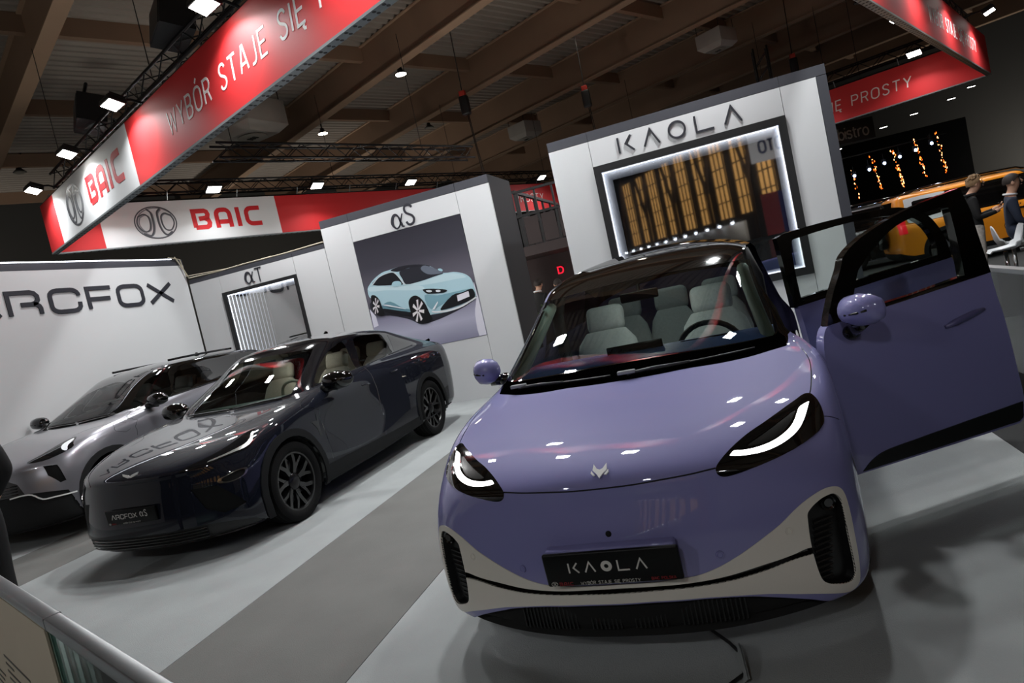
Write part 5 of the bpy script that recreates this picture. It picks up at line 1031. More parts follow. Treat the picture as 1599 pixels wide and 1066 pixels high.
# outlines on the skin of the dark saloon
SUV_ = dict(
    wind=[(8.764,0.410),(8.784,1.223),(8.723,1.918),(8.736,2.478),(8.902,2.657),(9.585,2.754),(10.141,2.745),(10.962,2.709),(11.051,2.467),(11.089,1.285),(11.110,0.574),(11.163,0.123)],
    cowl=[(8.461,0.472),(8.415,1.287),(8.328,1.991),(8.187,2.695),(8.452,2.815)],
    side=[(9.093,4.324),(9.697,4.104),(10.187,4.178),(10.671,4.792),(10.923,5.812),(11.104,6.727),(10.084,7.128),(8.819,7.545),(8.752,7.246),(8.823,6.372),(8.914,5.064)],
    side2=[(11.057,7.568),(11.228,8.106),(11.250,8.980),(11.104,9.748),(10.528,9.554),(9.679,9.240),(9.184,9.147),(8.979,8.631),(8.612,8.077),(8.596,7.748),(9.699,7.626)],
    side3=[(10.944,10.259),(10.639,10.568),(10.036,10.593),(9.364,10.422),(9.213,9.753),(9.139,9.248),(10.020,9.558)],
    lamp=[(6.720,3.642),(6.454,3.997),(5.905,4.120),(5.545,3.822),(5.552,3.280),(5.542,2.796),(5.437,2.298),(5.367,1.826),(5.292,1.510),(5.460,1.479),(5.785,1.736),(5.992,2.221),(6.206,2.712),(6.423,3.053),(6.668,3.309)],
    drl=[(6.551,3.750),(6.417,3.932),(5.934,4.010),(5.666,3.726),(5.676,3.230),(5.666,2.756),(5.609,2.345),(5.721,2.363),(5.788,2.753),(5.864,3.196),(5.955,3.645),(6.177,3.824)],
    fog=[(3.929,2.493),(4.073,2.763),(4.187,3.168),(4.141,3.586),(3.940,3.666),(3.707,3.539),(3.571,3.161),(3.557,2.809),(3.689,2.516)],
    intake=[(3.759,1.674),(3.614,2.428),(2.940,2.832),(2.159,3.340),(2.039,2.895),(1.971,2.505),(2.396,2.022)],
    seam_front=[(7.652,4.985),(6.128,6.844),(5.150,6.954),(4.104,7.012),(2.951,7.038),(2.083,7.024)],
    seam_mid=[(8.129,7.908),(7.062,8.334),(5.938,8.415),(4.558,8.426),(3.542,8.431),(2.620,8.433),(1.745,8.354)],
    seam_rear=[(7.232,9.872),(6.378,9.901),(5.693,9.886)],
    handle=[(6.391,8.071),(6.348,8.176),(6.259,8.268)],
    handle2=[(6.673,8.915),(6.670,9.013),(6.701,9.113)],
    fuel=[(6.804,9.395),(6.469,9.590),(6.233,9.858),(6.490,9.974)],
    tail=[(7.143,9.964),(7.303,10.080),(7.226,10.340),(6.862,10.372),(6.826,10.105)],
    ventx=[(5.658,6.891),(5.231,6.901),(4.352,6.911),(3.815,6.935),(3.842,6.889),(4.296,6.864),(4.984,6.747),(4.980,6.702),(5.090,6.734),(4.997,6.879)],)
# outlines on the skin of the grey crossover
XUV = dict(
    lamp=[(6.056,1.923),(6.250,2.067),(6.432,2.331),(6.848,2.586),(7.015,2.843),(6.854,3.353),(6.202,3.968),(5.987,3.679),(5.865,3.133),(5.834,2.588)],
    drl=[(6.656,2.947),(6.870,3.000),(6.919,3.092),(6.751,3.380),(6.441,3.485),(6.102,3.661),(6.052,3.529)],
    intake=[(5.301,2.629),(4.990,3.205),(3.514,3.580),(3.477,3.258),(4.256,2.750)],
    wind=[(8.707,0.861),(8.679,1.494),(8.739,2.130),(9.167,2.218),(9.782,1.860),(10.393,1.460),(10.797,0.166)],
    cowl=[(8.094,1.166),(8.134,1.933),(8.583,2.474),(8.744,2.745)],
    side=[(8.845,3.250),(9.564,2.873),(10.179,2.562),(10.681,2.912),(10.848,4.827),(8.920,6.816),(8.638,5.731),(8.659,4.196)],
    side2=[(10.563,5.977),(10.687,7.046),(10.695,7.987),(9.879,8.389),(9.350,7.802),(8.612,7.166)],
    lowblack=[(3.196,2.391),(3.052,3.940),(2.630,4.122),(2.657,2.696)],
    seam_front=[(8.317,2.901),(6.772,6.450),(5.669,6.814),(4.835,6.809)],
    chrome=[(3.186,1.237),(3.243,1.680),(3.146,2.043),(2.675,2.406),(2.621,2.901),(2.516,4.045)],
    charge=[(7.051,5.317),(6.541,6.384),(5.651,6.695),(5.476,6.556),(5.902,6.222),(6.441,5.970)],)
# ---------------------------------------------------------------- four-door cars: dark fastback and grey crossover
def make_fourdoor(name, label, pos, yaw, net, U, paint, top, clad, wz, plate_txt, kind):
    S = Surf(net); T = S.nu - 1; E = S.nv - 1; XO = kind == 'crossover'
    blk = mat('gloss_black'); sat = mat('satin_black'); seam = mat('shut_line'); dark = mat('matt_dark'); rub = mat('tyre_rubber'); wind = glass('saloon_windscreen', '#d3dfd9', 1.0); tint = glass('saloon_side_glass', '#c9d2cf', 1.0); chrome = mat('chrome_bright')
    root = thing(name, label, 'car', (*pos, 0), yaw); R = []
    def reg(key, nm, poly, m, **k): R.append(dict(key=key, name=nm, poly=np.asarray(poly, float), mat=m, **k))
    sm = lambda a, n=3: smooth_line(np.array(a, float), n, True)
    yz = lambda L, a, b: find_uv(S, L, a, b)
    reg('drl', 'light_strip', sm(U['drl']), mat('lamp_chrome', '#c8c8c4', .2, .7) if not XO else mat('lamp_pale', '#dfe3e6', .3, emis=.25), off=.004, rim=.004, sides='each', under='lamp')
    reg('lamp', 'headlamp', sm(U['lamp'], 2), mat('lamp_cover', '#101113', .05, 0, .6), off=.003, rim=.006, sides='each')
    if 'fog' in U:
        f = sm(U['fog']); c = f.mean(0); reg('fogi', 'fog_recess', c + (f - c) * .78, dark, off=-.01, sides='each', under='fog'); reg('fog', 'fog_bezel', f, mat('bezel', '#8f8b85', .15, .9), off=.004, rim=.004, sides='each')
    reg('intake', 'side_intake', sm(U['intake'], 1) if not XO else U['intake'], mat('intake_dark', '#060707', .6, spec=.15), off=-.006, rim=-.007, sides='each')
    if 'chrome' in U: reg('chrome', 'chrome_strip', S.strip(smooth_line(U['chrome'], 3), .014), chrome, off=.006, rim=.006, sides='each')
    if 'ventx' in U: reg('ventx', 'fender_vent', U['ventx'], blk, off=.004, sides='each')
    if 'tail' in U: reg('tail', 'tail_lamp', sm(U['tail']), mat('tail_red', '#6b1016', .15, 0, .6), off=.003, sides='each')
    if 'charge' in U:
        q = sm(U['charge'], 1); reg('seam', 'shut_line', S.strip(np.concatenate([q, q[:1]]), .004), seam, off=-.002)
    for k in ('seam_front', 'seam_mid', 'seam_rear'):
        if k in U: reg('seam', 'shut_line', S.strip(smooth_line(U[k], 3), .006), seam, off=-.004)
    # bonnet front edge and side
    bf = yz([(0, .80 * (1.1 if XO else 1)), (.35, .80 * (1.1 if XO else 1)), (.55, .80 * (1.1 if XO else 1))], 0, 3) if False else None
    hs = yz([(.70, .93), (.95, .965), (1.25, .995), (1.5, 1.02)] if not XO else [(.80, 1.06), (1.0, 1.09), (1.25, 1.115), (1.5, 1.14)], 3.5, 7); reg('seam', 'shut_line', S.strip(smooth_line(hs, 3), .005), seam, off=-.004)
    w = np.array(U['wind']); wc = w.copy(); i_ = len(w) - 1
    reg('wind', 'windscreen', np.concatenate([[[w[0, 0], -.2]], smooth_line(w, 2), [[w[-1, 0], -.2]]]), wind, off=-.001)
    sd = 'each'
    reg('side', 'front_door_window', sm(U['side'], 2), tint, off=-.002, sides=sd); reg('side2', 'rear_door_window', sm(U['side2'], 2), tint, off=-.002, sides=sd)
    if 'side3' in U: reg('side3', 'quarter_window', sm(U['side3'], 2), mat('privacy_glass', '#0a0a0b', .05, 0, .5), off=.001, sides=sd)
    fy, ry, zc, ra = .963, 3.868 if not XO else 3.81, wz, .395
    for y, v0, v1 in ((fy, 4.2, 8), (ry, 8.5, 12.6)):
        reg('arch', 'arch', arch_poly(S, y, zc, ra, v0, v1, .2), dark, skip=True)
    for y, v0, v1 in ((fy, 4.0, 8.2), (ry, 8.3, 12.8)):
        reg('clad', 'arch_cladding', arch_poly(S, y, zc, ra + .065, v0, v1, .2), clad, off=.012, rim=.016, sides='each')
    sill = yz([(fy + .42, .36 if not XO else .42), (ry - .42, .34 if not XO else .40)], 5.5, 11.5)
    reg('sill', 'sill_cladding', np.concatenate([[[-.2, 6.3]], sill, [[-.2, sill[1, 1] + .2]]]), clad, off=.004)
    lz = .30 if not XO else .60
    lo = find_uv(S, [(0.02, lz), (.35, lz), (.62, lz), (.80, lz - .03), (.90, lz - .06)], 0, 4.4, (0, 2)); lo[0, 1] = 0
    reg('lower', 'lower_grille', np.concatenate([[[lo[0, 0], -.2]], lo, [[-.2, 4.6], [-.2, -.2]]]), sat if not XO else clad, off=-.012, rim=-.012)
    if XO: reg('grille', 'lower_intake', find_uv(S, [(.02, .78), (.40, .78), (.52, .72), (.58, .60), (.02, .60)], 0, 3.2, (0, 2)) * [1, 1], blk, off=-.01)
    cw = smooth_line(np.array(U['cowl']), 2)
    belt = yz([(1.66, 1.075), (2.0, 1.10), (2.6, 1.125), (3.3, 1.16), (4.0, 1.18), (4.3, 1.15)] if not XO else [(1.62, 1.185), (2.0, 1.205), (2.6, 1.235), (3.3, 1.27), (3.9, 1.30), (4.3, 1.33)], 4.2, 12.5)
    rearz = [[9.05, 13.0], [9.05, E + .2]] if not XO else [[9.6, 13.0], [9.6, E + .2]]
    reg('top', 'roof_and_pillars', np.concatenate([[[cw[0, 0], -.2]], cw, belt, rearz, [[T + .2, E + .2], [T + .2, -.2]]]), top)
    made = skin_parts(root, S, R, 6, dict(key='rest', name='body', mat=paint))
    def onskin(x, z, off=0):
        p = find_uv(S, [(abs(x), z)], 0, 4.5, (0, 2)); q = (S.ev(p) + S.nrm(p) * off)[0]; return Vector((math.copysign(q[0], x), q[1], q[2]))
    # lower slats, plate, emblem
    for k in range(4):
        z = (.205 + .024 * k) if not XO else (.62 + .03 * k)
        MB().tube([onskin(x, z, .002) for x in np.linspace(-.62 if not XO else -.5, .62 if not XO else .5, 17)], .006, 5).build('grille_slat', blk, root, True)
    pz = .475 if not XO else .70; c = onskin(0, pz, .012); M = Matrix.Translation(c) @ Matrix.Rotation(math.radians(3), 4, 'X')
    pl = MB().box((-.262, -.012, -.062), (.262, .01, .062), M, bev=.008).build('number_plate', mat('plate_black'), root, 40); silver = mat('plate_silver'); Mt = M @ Matrix.Translation((0, -.0125, 0))
    text_part('lettering', 'ARCFOX', .036, silver, pl, Mt @ Matrix.Translation((-.20, 0, -.012)), weight=.17, depth=.001, gap=.30, wide=1.0, font='wide')
    ab = alpha(pl, 0, 0, .040, silver); ab.data.transform(Mt @ Matrix.Translation((.105, 0, -.012)) @ Matrix.Diagonal((1, .1, 1, 1)))
    text_part('lettering', plate_txt, .052, silver, pl, Mt @ Matrix.Translation((.155, 0, -.012)), weight=.11, depth=.001, wide=.8)
    text_part('lettering', 'WYBÓR STAJE SIĘ PROSTY', .010, silver, pl, Mt @ Matrix.Translation((0, 0, -.055)), weight=.13, depth=.001, align='c', wide=1.1); text_part('brand_mark', 'BAIC', .013, mat('plate_red'), pl, Mt @ Matrix.Translation((-.19, 0, -.055)), weight=.2, depth=.001, align='c', font='bold')
    baic_emblem(.009, silver, pl, Mt @ Matrix.Translation((-.235, 0, -.047)), .001)
    ez = .775 if not XO else .90; c = onskin(0, ez, .006); M = Matrix.Translation(c) @ Matrix.Rotation(math.radians(-25), 4, 'X')
    for s_ in (1, -1): MB().prism([(0, -.045), (0, .0), (s_ * .02, .012), (s_ * .085, .028), (s_ * .075, .008), (s_ * .022, -.012)], .008, M).build('emblem', chrome, root)
    # mirrors, door handles, wipers, roof trims
    for s_ in (1, -1):
        mirror_head(root, Vector((s_ * 1.035, 1.78 if not XO else 1.72, 1.10 if not XO else 1.235)), s_, blk if not XO else blk, sat, foot=Vector((s_ * .90, 1.76 if not XO else 1.70, 1.05 if not XO else 1.18)), sc=1.15 if not XO else 1.0, lx=1.3)
        for k in ('handle', 'handle2'):
            if k in U: MB().tube([(s_ * p[0], p[1], p[2]) for p in S.ev(np.array(U[k])) + S.nrm(np.array(U[k])) * .002], .010, 6).build('door_handle', paint, root, True)
        P = yz([(1.75, 1.088), (2.1, 1.108), (2.6, 1.128), (3.3, 1.165), (3.95, 1.185)] if not XO else [(1.7, 1.195), (2.1, 1.215), (2.6, 1.245), (3.3, 1.275), (3.9, 1.31)], 4.2, 12); P = S.ev(P) + S.nrm(P) * .002
        MB().tube([(s_ * p[0], p[1], p[2]) for p in P], .006, 5).build('sill_trim', mat('trim_grey', '#5d6064', .25, .8), root, True)
        if XO:
            P = [S.ev(np.array([[12.35, v]]))[0] for v in (4.3, 5, 6, 7, 8, 9, 10, 11)]
            MB().tube([(s_ * p[0], p[1], p[2] + .045) for p in P], .016, 6).build('roof_rail', blk, root, True)
    if not XO:
        P = [S.ev(np.array([[9.0, v]]))[0] for v in (12.2, 12.6, 13, 13.5, 14)]
        L = [(p[0], p[1] + .03, p[2] + .03) for p in P]; b = MB(); full = [(-x, y, z) for x, y, z in L] + L[::-1][1:]
        b.grid([[(x, y - .16, z - .0) for x, y, z in full], [(x, y, z + .012) for x, y, z in full], [(x, y + .02, z - .02) for x, y, z in full], [(x, y - .10, z - .05) for x, y, z in full]]); b.build('spoiler', mat('spoiler_gloss', '#101319', .08, 0, .8), root, True)
    c = S.ev(np.array([[13.0, 13.0]]))[0]; MB().prism([(-.06, 0), (.06, 0), (.05, .05), (.02, .06)], .02, Matrix.Translation((.01, c[1], c[2] + .01)) @ Matrix.Rotation(math.pi / 2, 4, 'Z')).build('roof_antenna', blk, root)
    for a, b_ in ((-.5, .05), (.1, .6)):
        pts = []
        for t in np.linspace(0, 1, 7):
            x = a + (b_ - a) * t; v = np.interp(abs(x), [0, .33, .58, .735], [0, 1, 2, 3]); p = np.array([[8.45 + .12 * math.sin(math.pi * t), v]]); q = (S.ev(p) + S.nrm(p) * .012)[0]; pts.append((math.copysign(q[0], x), q[1], q[2]))
        MB().tube(pts, .008, 6).build('wiper_blade', sat, root, True)
    for y in (fy, ry):
        for s_ in (1, -1): wheel_parts(root, (s_ * .845, y, .355), .355, .235, s_, .255, 7 if not XO else 5, rub, mat('rim_black', '#070708', .3, 0, .5), dark, 'y', mat('rim_black'), mat('cap_black', '#1b1b1d', .2, .5))
        liner(root, y, zc, ra - .004, .55, .94, dark)
    # interior
    cream = mat('seat_cream', '#c4bcae', .75, noise=(50, .05)) if not XO else mat('seat_dark', '#3b3d3f', .75); dk = mat('trim_dark'); dz = 0 if not XO else .10
    MB().box((-.85, .6, .22), (.85, 4.5, .27)).build('floor_pan', dk, root)
    prof = [(1.46, 1.045), (1.58, 1.055), (1.75, 1.05), (1.86, 1.02), (1.88, .94), (1.80, .7), (1.55, .6), (1.46, .7)]
    MB().grid([[(x, y + .08 * (abs(x) / .7) ** 2, z + dz) for y, z in prof] for x in np.linspace(-.70, .70, 17)]).build('dashboard', mat('dash_grey', '#7c8683', .7), root, True)
    Ms = Matrix.Translation((.38, 2.02, 1.0 + dz)) @ Matrix.Rotation(math.radians(-68), 4, 'X'); b = MB(); b.tube([Ms @ Vector((.18 * math.cos(t), .18 * math.sin(t), 0)) for t in np.linspace(0, 2 * math.pi, 26, endpoint=False)], .016, 8, closed=True); b.box((-.17, -.02, -.02), (.17, .02, 0), Ms); b.build('steering_wheel', cream if not XO else dk, root, 40)
    for x in (-.38, .38): seat(root, x, 2.62, .48 + dz, cream)
    for x in (-.40, .0, .40): seat(root, x, 3.52, .48 + dz * .8, cream, name='rear_seat', w=.44)
    MB().box((-.08, 2.45, 1.50 + dz), (.08, 2.53, 1.512 + dz)).build('cabin_fill_lamp', mat('cabin_fill_glow', '#fff6e8', .5, emis=3), root); lamp('cabin_fill', 'POINT', (0, 2.5, 1.46 + dz), (0, 2.5, 0), 4 if not XO else 1.5, (.1, .1), (1, .96, .9), parent=root)  # added lamp and fill light so the seats show through the glass
    MB().box((-.11, 2.14, 1.36 + dz), (.11, 2.16, 1.415 + dz), bev=.01).build('rear_view_mirror', dk, root, 40)
    return root
def make_saloon(): return make_fourdoor('fastback_car', 'glossy near-black fastback car with black wheels and cream seats', (-4.807, 4.071), .0173, saloon_net(), SUV_, mat('midnight_paint', '#10131d', .5, 0, 1.0, spec=.05), mat('roof_midnight', '#0a0b10', .08, 0, .8), mat('cladding_plastic', '#151617', .75, spec=.2), .355, 'S', 'fastback')
def make_crossover(): return make_fourdoor('crossover_car', 'silver grey crossover car with black pillars beside the white side wall', (-7.9, 4.98), .0173, crossover_net(), XUV, mat('silver_paint', '#8f8e95', .3, .6, 1.0), mat('gloss_black'), mat('cladding_dark', '#151617', .7, spec=.25), .40, 'T', 'crossover')
make_saloon(); make_crossover()
# ---------------------------------------------------------------- orange off-road car beyond the open door
def boxy_net():
    rows = [(.28,.12,.90,4.52),(.36,.04,.93,4.64),(.55,.0,.945,4.70),(.75,.0,.95,4.70),(.92,.02,.945,4.70),(1.02,.10,.93,4.70),(1.08,.45,.905,4.70),(1.11,1.22,.89,4.70),(1.18,1.36,.865,4.70),(1.46,1.66,.83,4.66),(1.68,1.88,.79,4.62),(1.78,2.02,.71,4.50),(1.825,2.35,.38,4.1),(1.835,2.9,0,3.6)]
    N = []
    for k, (z, yf, w, yr) in enumerate(rows):
        f = .5 if k < 6 else .28; L0, L1 = yf + f, yr - (.45 if k < 11 else .1)
        if w == 0: N.append([(0, yf + (yr - yf) * t, z) for t in np.linspace(0, 1, 15)]); continue
        r = [(0, yf, z), (.45 * w, yf + .01, z), (.78 * w, yf + .035, z), (.94 * w, yf + .10, z), (.99 * w, yf + .24 * f / .5, z)]
        r += [(w, L0 + (L1 - L0) * t, z) for t in (0, .2, .4, .6, .8, 1)]
        r += [(.99 * w, yr - (yr - L1) * .45, z), (.93 * w, yr - .06, z), (.55 * w, yr - .01, z), (0, yr, z)]
        N.append(r)
    return N
def make_offroad(name, label, pos, yaw, paint, white):
    S = Surf(boxy_net()); T, E = S.nu - 1, S.nv - 1; root = thing(name, label, 'car', (*pos, 0), yaw); R = []
    blk, sat, dark, rub = mat('gloss_black'), mat('satin_black'), mat('matt_dark'), mat('tyre_rubber'); pg = mat('privacy_glass', '#0a0a0b', .05, 0, .5); clad = mat('cladding_plastic', '#2b2d2e', .6)
    def reg(key, nm, poly, m, **k): R.append(dict(key=key, name=nm, poly=np.asarray(poly, float), mat=m, **k))
    yz = lambda L, a=5, b=13: find_uv(S, L, a, b)
    sm = lambda a, n=2: smooth_line(np.asarray(a, float), n, True)
    reg('tl', 'tail_lamp', yz([(4.46, .92), (4.46, 1.22), (4.62, 1.22), (4.62, .92)], 10, 13.2), mat('tail_glow', '#c01420', .3, emis=.8), off=.012, rim=.014, sides='each')
    reg('w3', 'quarter_window', sm(yz([(3.72, 1.24), (3.72, 1.56), (3.80, 1.62), (4.22, 1.62), (4.26, 1.55), (4.26, 1.30), (4.18, 1.24)])), pg, off=.006, sides='each')
    reg('wp', 'pillar_panel', sm(yz([(3.58, 1.14), (3.58, 1.62), (3.66, 1.70), (4.36, 1.70), (4.42, 1.64), (4.42, 1.22), (4.34, 1.14)])), white, off=.008, rim=.01, sides='each', label='white rear pillar panel')
    reg('w1', 'front_door_window', yz([(1.62, 1.16), (1.90, 1.60), (2.05, 1.66), (2.48, 1.66), (2.48, 1.16)], 4.4, 13), pg, off=-.002, sides='each')
    reg('w2', 'rear_door_window', yz([(2.60, 1.16), (2.60, 1.66), (3.46, 1.66), (3.46, 1.16)]), pg, off=-.002, sides='each')
    reg('seam', 'shut_line', S.strip(smooth_line(yz([(2.54, 1.12), (2.54, .8), (2.54, .45)]), 3), .012), mat('shut_line'), off=-.004)
    reg('seam', 'shut_line', S.strip(smooth_line(yz([(3.52, 1.12), (3.50, .95), (3.36, .8)]), 3), .012), mat('shut_line'), off=-.004)
    reg('ws', 'windscreen', [(8.3, -.2), (8.3, 2.4), (8.4, 3.2), (10, 3.2), (10.3, 2.4), (10.3, -.2)], pg, off=.002); reg('rw', 'rear_window', [(8.6, E + .2), (8.6, 12.7), (10.1, 12.7), (10.1, E + .2)], pg, off=.002)
    for y, a, b in ((.92, 3.9, 8), (3.68, 8, 12.5)): reg('arch', 'arch', arch_poly(S, y, .40, .44, a, b, .3), dark, skip=True)
    for y, a, b in ((.92, 3.8, 8), (3.68, 7.8, 12.6)): reg('clad', 'arch_cladding', arch_poly(S, y, .40, .53, a, b, .3), clad, off=.03, rim=.035, sides='each')
    reg('low', 'lower_cladding', [(-.2, -.2), (1.6, -.2), (1.6, 3.6), (1.2, 5), (1.2, 10.6), (1.7, 12.2), (1.7, E + .2), (-.2, E + .2)], clad, off=.006)
    reg('pil', 'black_pillars', np.concatenate([[(7.9, -.2), (7.9, 4.0)], yz([(1.5, 1.13), (2.5, 1.14), (3.6, 1.13)]), yz([(3.6, 1.70), (2.5, 1.70), (1.95, 1.70)], 4.4, 13), [(10.6, 3.2), (10.6, -.2)]]), blk)
    skin_parts(root, S, R, 6, dict(key='rest', name='body', mat=paint))
    for s_ in (1, -1):
        MB().tube([(s_ * .62, y, z) for y, z in ((1.95, 1.80), (2.1, 1.86), (3.0, 1.895), (4.0, 1.87), (4.4, 1.79))], .022, 8).build('roof_rail', blk, root, True)
        mirror_head(root, Vector((s_ * 1.03, 1.72, 1.22)), s_, blk, sat, foot=Vector((s_ * .88, 1.70, 1.16)), sc=1.1)
        for y in (2.28, 3.30): MB().box((-.015, -.11, -.02), (.015, .11, .02), Matrix.Translation((s_ * .95, y, .98)), bev=.008).build('door_handle', blk, root, 40)
        for y in (.92, 3.68): wheel_parts(root, (s_ * .83, y, .385), .385, .25, s_, .255, 7, rub, mat('rim_dark'), dark, 'y', mat('rim_silver'))
    for y in (.92, 3.68): liner(root, y, .40, .435, .5, .93, dark)
    MB().box((-.8, .5, .3), (.8, 4.4, .36)).build('floor_pan', dark, root)
    M = Matrix.Translation((.12, 4.80, .98)) @ Matrix.Rotation(-math.pi / 2, 4, 'X'); MB().lathe([(0, -.08), (.30, -.10), (.37, -.06), (.37, .06), (.30, .10), (0, .08)], 32, M).build('spare_wheel', blk, root, 40)
    return root
make_offroad('offroad_car', 'bright orange off-road car with white rear pillar panel and silver wheels', (8.58, 18.67), math.radians(-90), mat('orange_paint', '#e0880f', .4, 0, 1.0), mat('pillar_white', '#d5d8da', .4, 0, .5))
make_offroad('offroad_car', 'black off-road car parked behind the orange one', (7.2, 22.6), math.radians(-92), mat('black_paint', '#0b0b0c', .3, 0, 1.0), mat('black_paint'))
# ---------------------------------------------------------------- people
def skin_body(name, nodes, edges, regions, parent, sub=2):
    """one continuous body: joints with radii, grown with Skin + Subdivision; regions(index->material) by nearest limb"""
    keys = list(nodes); me = bpy.data.meshes.new(name); me.from_pydata([nodes[k][0] for k in keys], [(keys.index(a), keys.index(b)) for a, b in edges], []); o = bpy.data.objects.new(name, me); COL.objects.link(o)
    o.modifiers.new('skin', 'SKIN'); 
    for k, v in zip(keys, me.skin_vertices[0].data):
        r = nodes[k][1]; v.radius = r if isinstance(r, tuple) else (r, r); v.use_root = (k == 'pelvis')
    s = o.modifiers.new('sub', 'SUBSURF'); s.levels = sub; s.render_levels = sub
    dg = bpy.context.evaluated_depsgraph_get(); dg.update(); m2 = bpy.data.meshes.new_from_object(o.evaluated_get(dg)); COL.objects.unlink(o); bpy.data.objects.remove(o)
    seg = [(Vector(nodes[a][0]), Vector(nodes[b][0]), regions.get((a, b), regions['*'])) for a, b in edges]; ms = []
    for _, _, m in seg:
        if m not in ms: ms.append(m)
    m2.materials.clear()
    for m in ms: m2.materials.append(m)
    for p in m2.polygons:
        c = p.center; best = None
        for a, b, m in seg:
            ab = b - a; t = max(0, min(1, (c - a).dot(ab) / max(ab.length_squared, 1e-9))); d = (c - a - ab * t).length
            if best is None or d < best[0]: best = (d, m)
        p.material_index = ms.index(best[1]); p.use_smooth = True
    return link(name, m2, None, parent)
def person(label, loc, yaw, pose, top, leg, skin_m, hair_m, shoe, scale=1.0, hair='short', collar=None, phone=False, hood=False):
    """pose: dict of joint positions, figure faces -y"""
    t = thing('person', label, 'person', loc, yaw); t.scale = (scale,) * 3
    P = pose; N = {'pelvis': (P['pelvis'], (.15, .11)), 'waist': (P['waist'], (.135, .10)), 'chest': (P['chest'], (.165, .115)), 'neckb': (P['neckb'], .075), 'neck': (P['neck'], .052), 'jaw': (P['jaw'], (.060, .070)), 'head': (P['head'], (.076, .092)), 'crown': (P['crown'], (.060, .075))}
    E = [('pelvis', 'waist'), ('waist', 'chest'), ('chest', 'neckb'), ('neckb', 'neck'), ('neck', 'jaw'), ('jaw', 'head'), ('head', 'crown')]; R = {'*': top, ('neckb', 'neck'): skin_m, ('neck', 'jaw'): skin_m, ('jaw', 'head'): skin_m, ('head', 'crown'): skin_m}
    for s_ in 'lr':
        for k, r in (('sh', .075), ('el', .048), ('wr', .034), ('hand', .036), ('hip', .10), ('kn', .064), ('an', .045), ('toe', .038)): N[k + s_] = (P[k + s_], r)
        N['kh' + s_] = (tuple((Vector(P['hip' + s_]) * .45 + Vector(P['kn' + s_]) * .55)), .082)
        E += [('neckb' if False else 'chest', 'sh' + s_), ('sh' + s_, 'el' + s_), ('el' + s_, 'wr' + s_), ('wr' + s_, 'hand' + s_), ('pelvis', 'hip' + s_), ('hip' + s_, 'kh' + s_), ('kh' + s_, 'kn' + s_), ('kn' + s_, 'an' + s_), ('an' + s_, 'toe' + s_)]
        R[('wr' + s_, 'hand' + s_)] = skin_m
        for e in (('pelvis', 'hip' + s_), ('hip' + s_, 'kh' + s_), ('kh' + s_, 'kn' + s_), ('kn' + s_, 'an' + s_)): R[e] = leg
        R[('an' + s_, 'toe' + s_)] = shoe
    B = skin_body('body', N, E, R, t)
    # fingers and thumb, each its own short chain
    for s_, sg in (('l', 1), ('r', -1)):
        w, h = Vector(P['wr' + s_]), Vector(P['hand' + s_]); d = (h - w).normalized(); side = Vector((1, 0, 0)) if abs(d.x) < .8 else Vector((0, 0, 1)); side = (side - d * side.dot(d)).normalized(); curl = d.cross(side) * (1 if P.get('curl', 1) > 0 else -1)
        for k, ln in enumerate((.065, .075, .072, .055)):
            b0 = h + side * (.030 - .020 * k) + d * .01; MB().tube([b0, b0 + d * ln * .5 + curl * .008, b0 + d * ln * .85 + curl * .03], [.0095, .009, .007], 6).build('finger', skin_m, t, True)
        b0 = h - d * .015 + side * .036; MB().tube([b0, b0 + side * .022 + d * .025, b0 + side * .018 + d * .055], [.011, .010, .008], 6).build('thumb', skin_m, t, True)
    # face and hair about the head axis
    H = Vector(P['head']); up = (Vector(P['crown']) - Vector(P['jaw'])).normalized(); f = Vector((0, -1, 0)); f = (f - up * f.dot(up)).normalized(); sx = up.cross(f) * -1; M = Matrix(((sx.x, -f.x, up.x, H.x), (sx.y, -f.y, up.y, H.y), (sx.z, -f.z, up.z, H.z), (0, 0, 0, 1)))
    MB().tube([(0, -.085, .012), (0, -.108, -.018), (0, -.092, -.030)], [.008, .014, .010], 8).build('nose', skin_m, t, True).data.transform(M)
    MB().ball((0, -.088, -.060), (.022, .010, .007), 10, 6).build('mouth', mat('lips', '#8d5548', .6), t, True).data.transform(M)
    for s_ in (-1, 1):
        MB().ball((s_ * .080, .008, -.012), (.012, .024, .034), 10, 8).build('ear', skin_m, t, True).data.transform(M); MB().ball((s_ * .032, -.084, .008), (.012, .008, .008), 10, 6).build('eye', mat('eye_dark', '#20181a', .3), t, True).data.transform(M); MB().tube([(s_ * .016, -.095, .028), (s_ * .046, -.086, .030)], .005, 5).build('eyebrow', hair_m, t, True).data.transform(M)
    rnd = random.Random(len(label)); hb = MB(); nseg, mseg = 22, 12; G = []
    for i in range(mseg + 1):
        th = math.radians(112) * i / mseg; row = []
        for j in range(nseg + 1):
            ph = 2 * math.pi * (j % nseg) / nseg; fr = math.cos(ph)      # fr>0 towards the back
            lim = .95 if fr > .1 else .50 + .45 * (fr + 1) / 1.1; q = th * lim; k = 1 + (rnd.uniform(-.05, .09) if hair == 'curly' and j < nseg else rnd.uniform(-.015, .02)); e = .102 if hair == 'curly' else .097
            row.append((e * k * math.sin(q) * math.sin(ph) * .93, (e * 1.12) * k * math.sin(q) * fr + .008, .012 + (.112 if hair == 'curly' else .105) * k * math.cos(q)))
        row[-1] = row[0]; G.append(row)
    hb.grid(G)
    if hair == 'curly':
        for _ in range(70):
            q, ph = rnd.uniform(0, 1.5), rnd.uniform(0, 6.28)
            if math.cos(ph) < -.3 and q > .9: continue
            hb.ball((.10 * math.sin(q) * math.sin(ph), .11 * math.sin(q) * math.cos(ph) + .005, .015 + .112 * math.cos(q)), rnd.uniform(.014, .026), 7, 5)
    hb.build('hair', hair_m, t, True).data.transform(M)
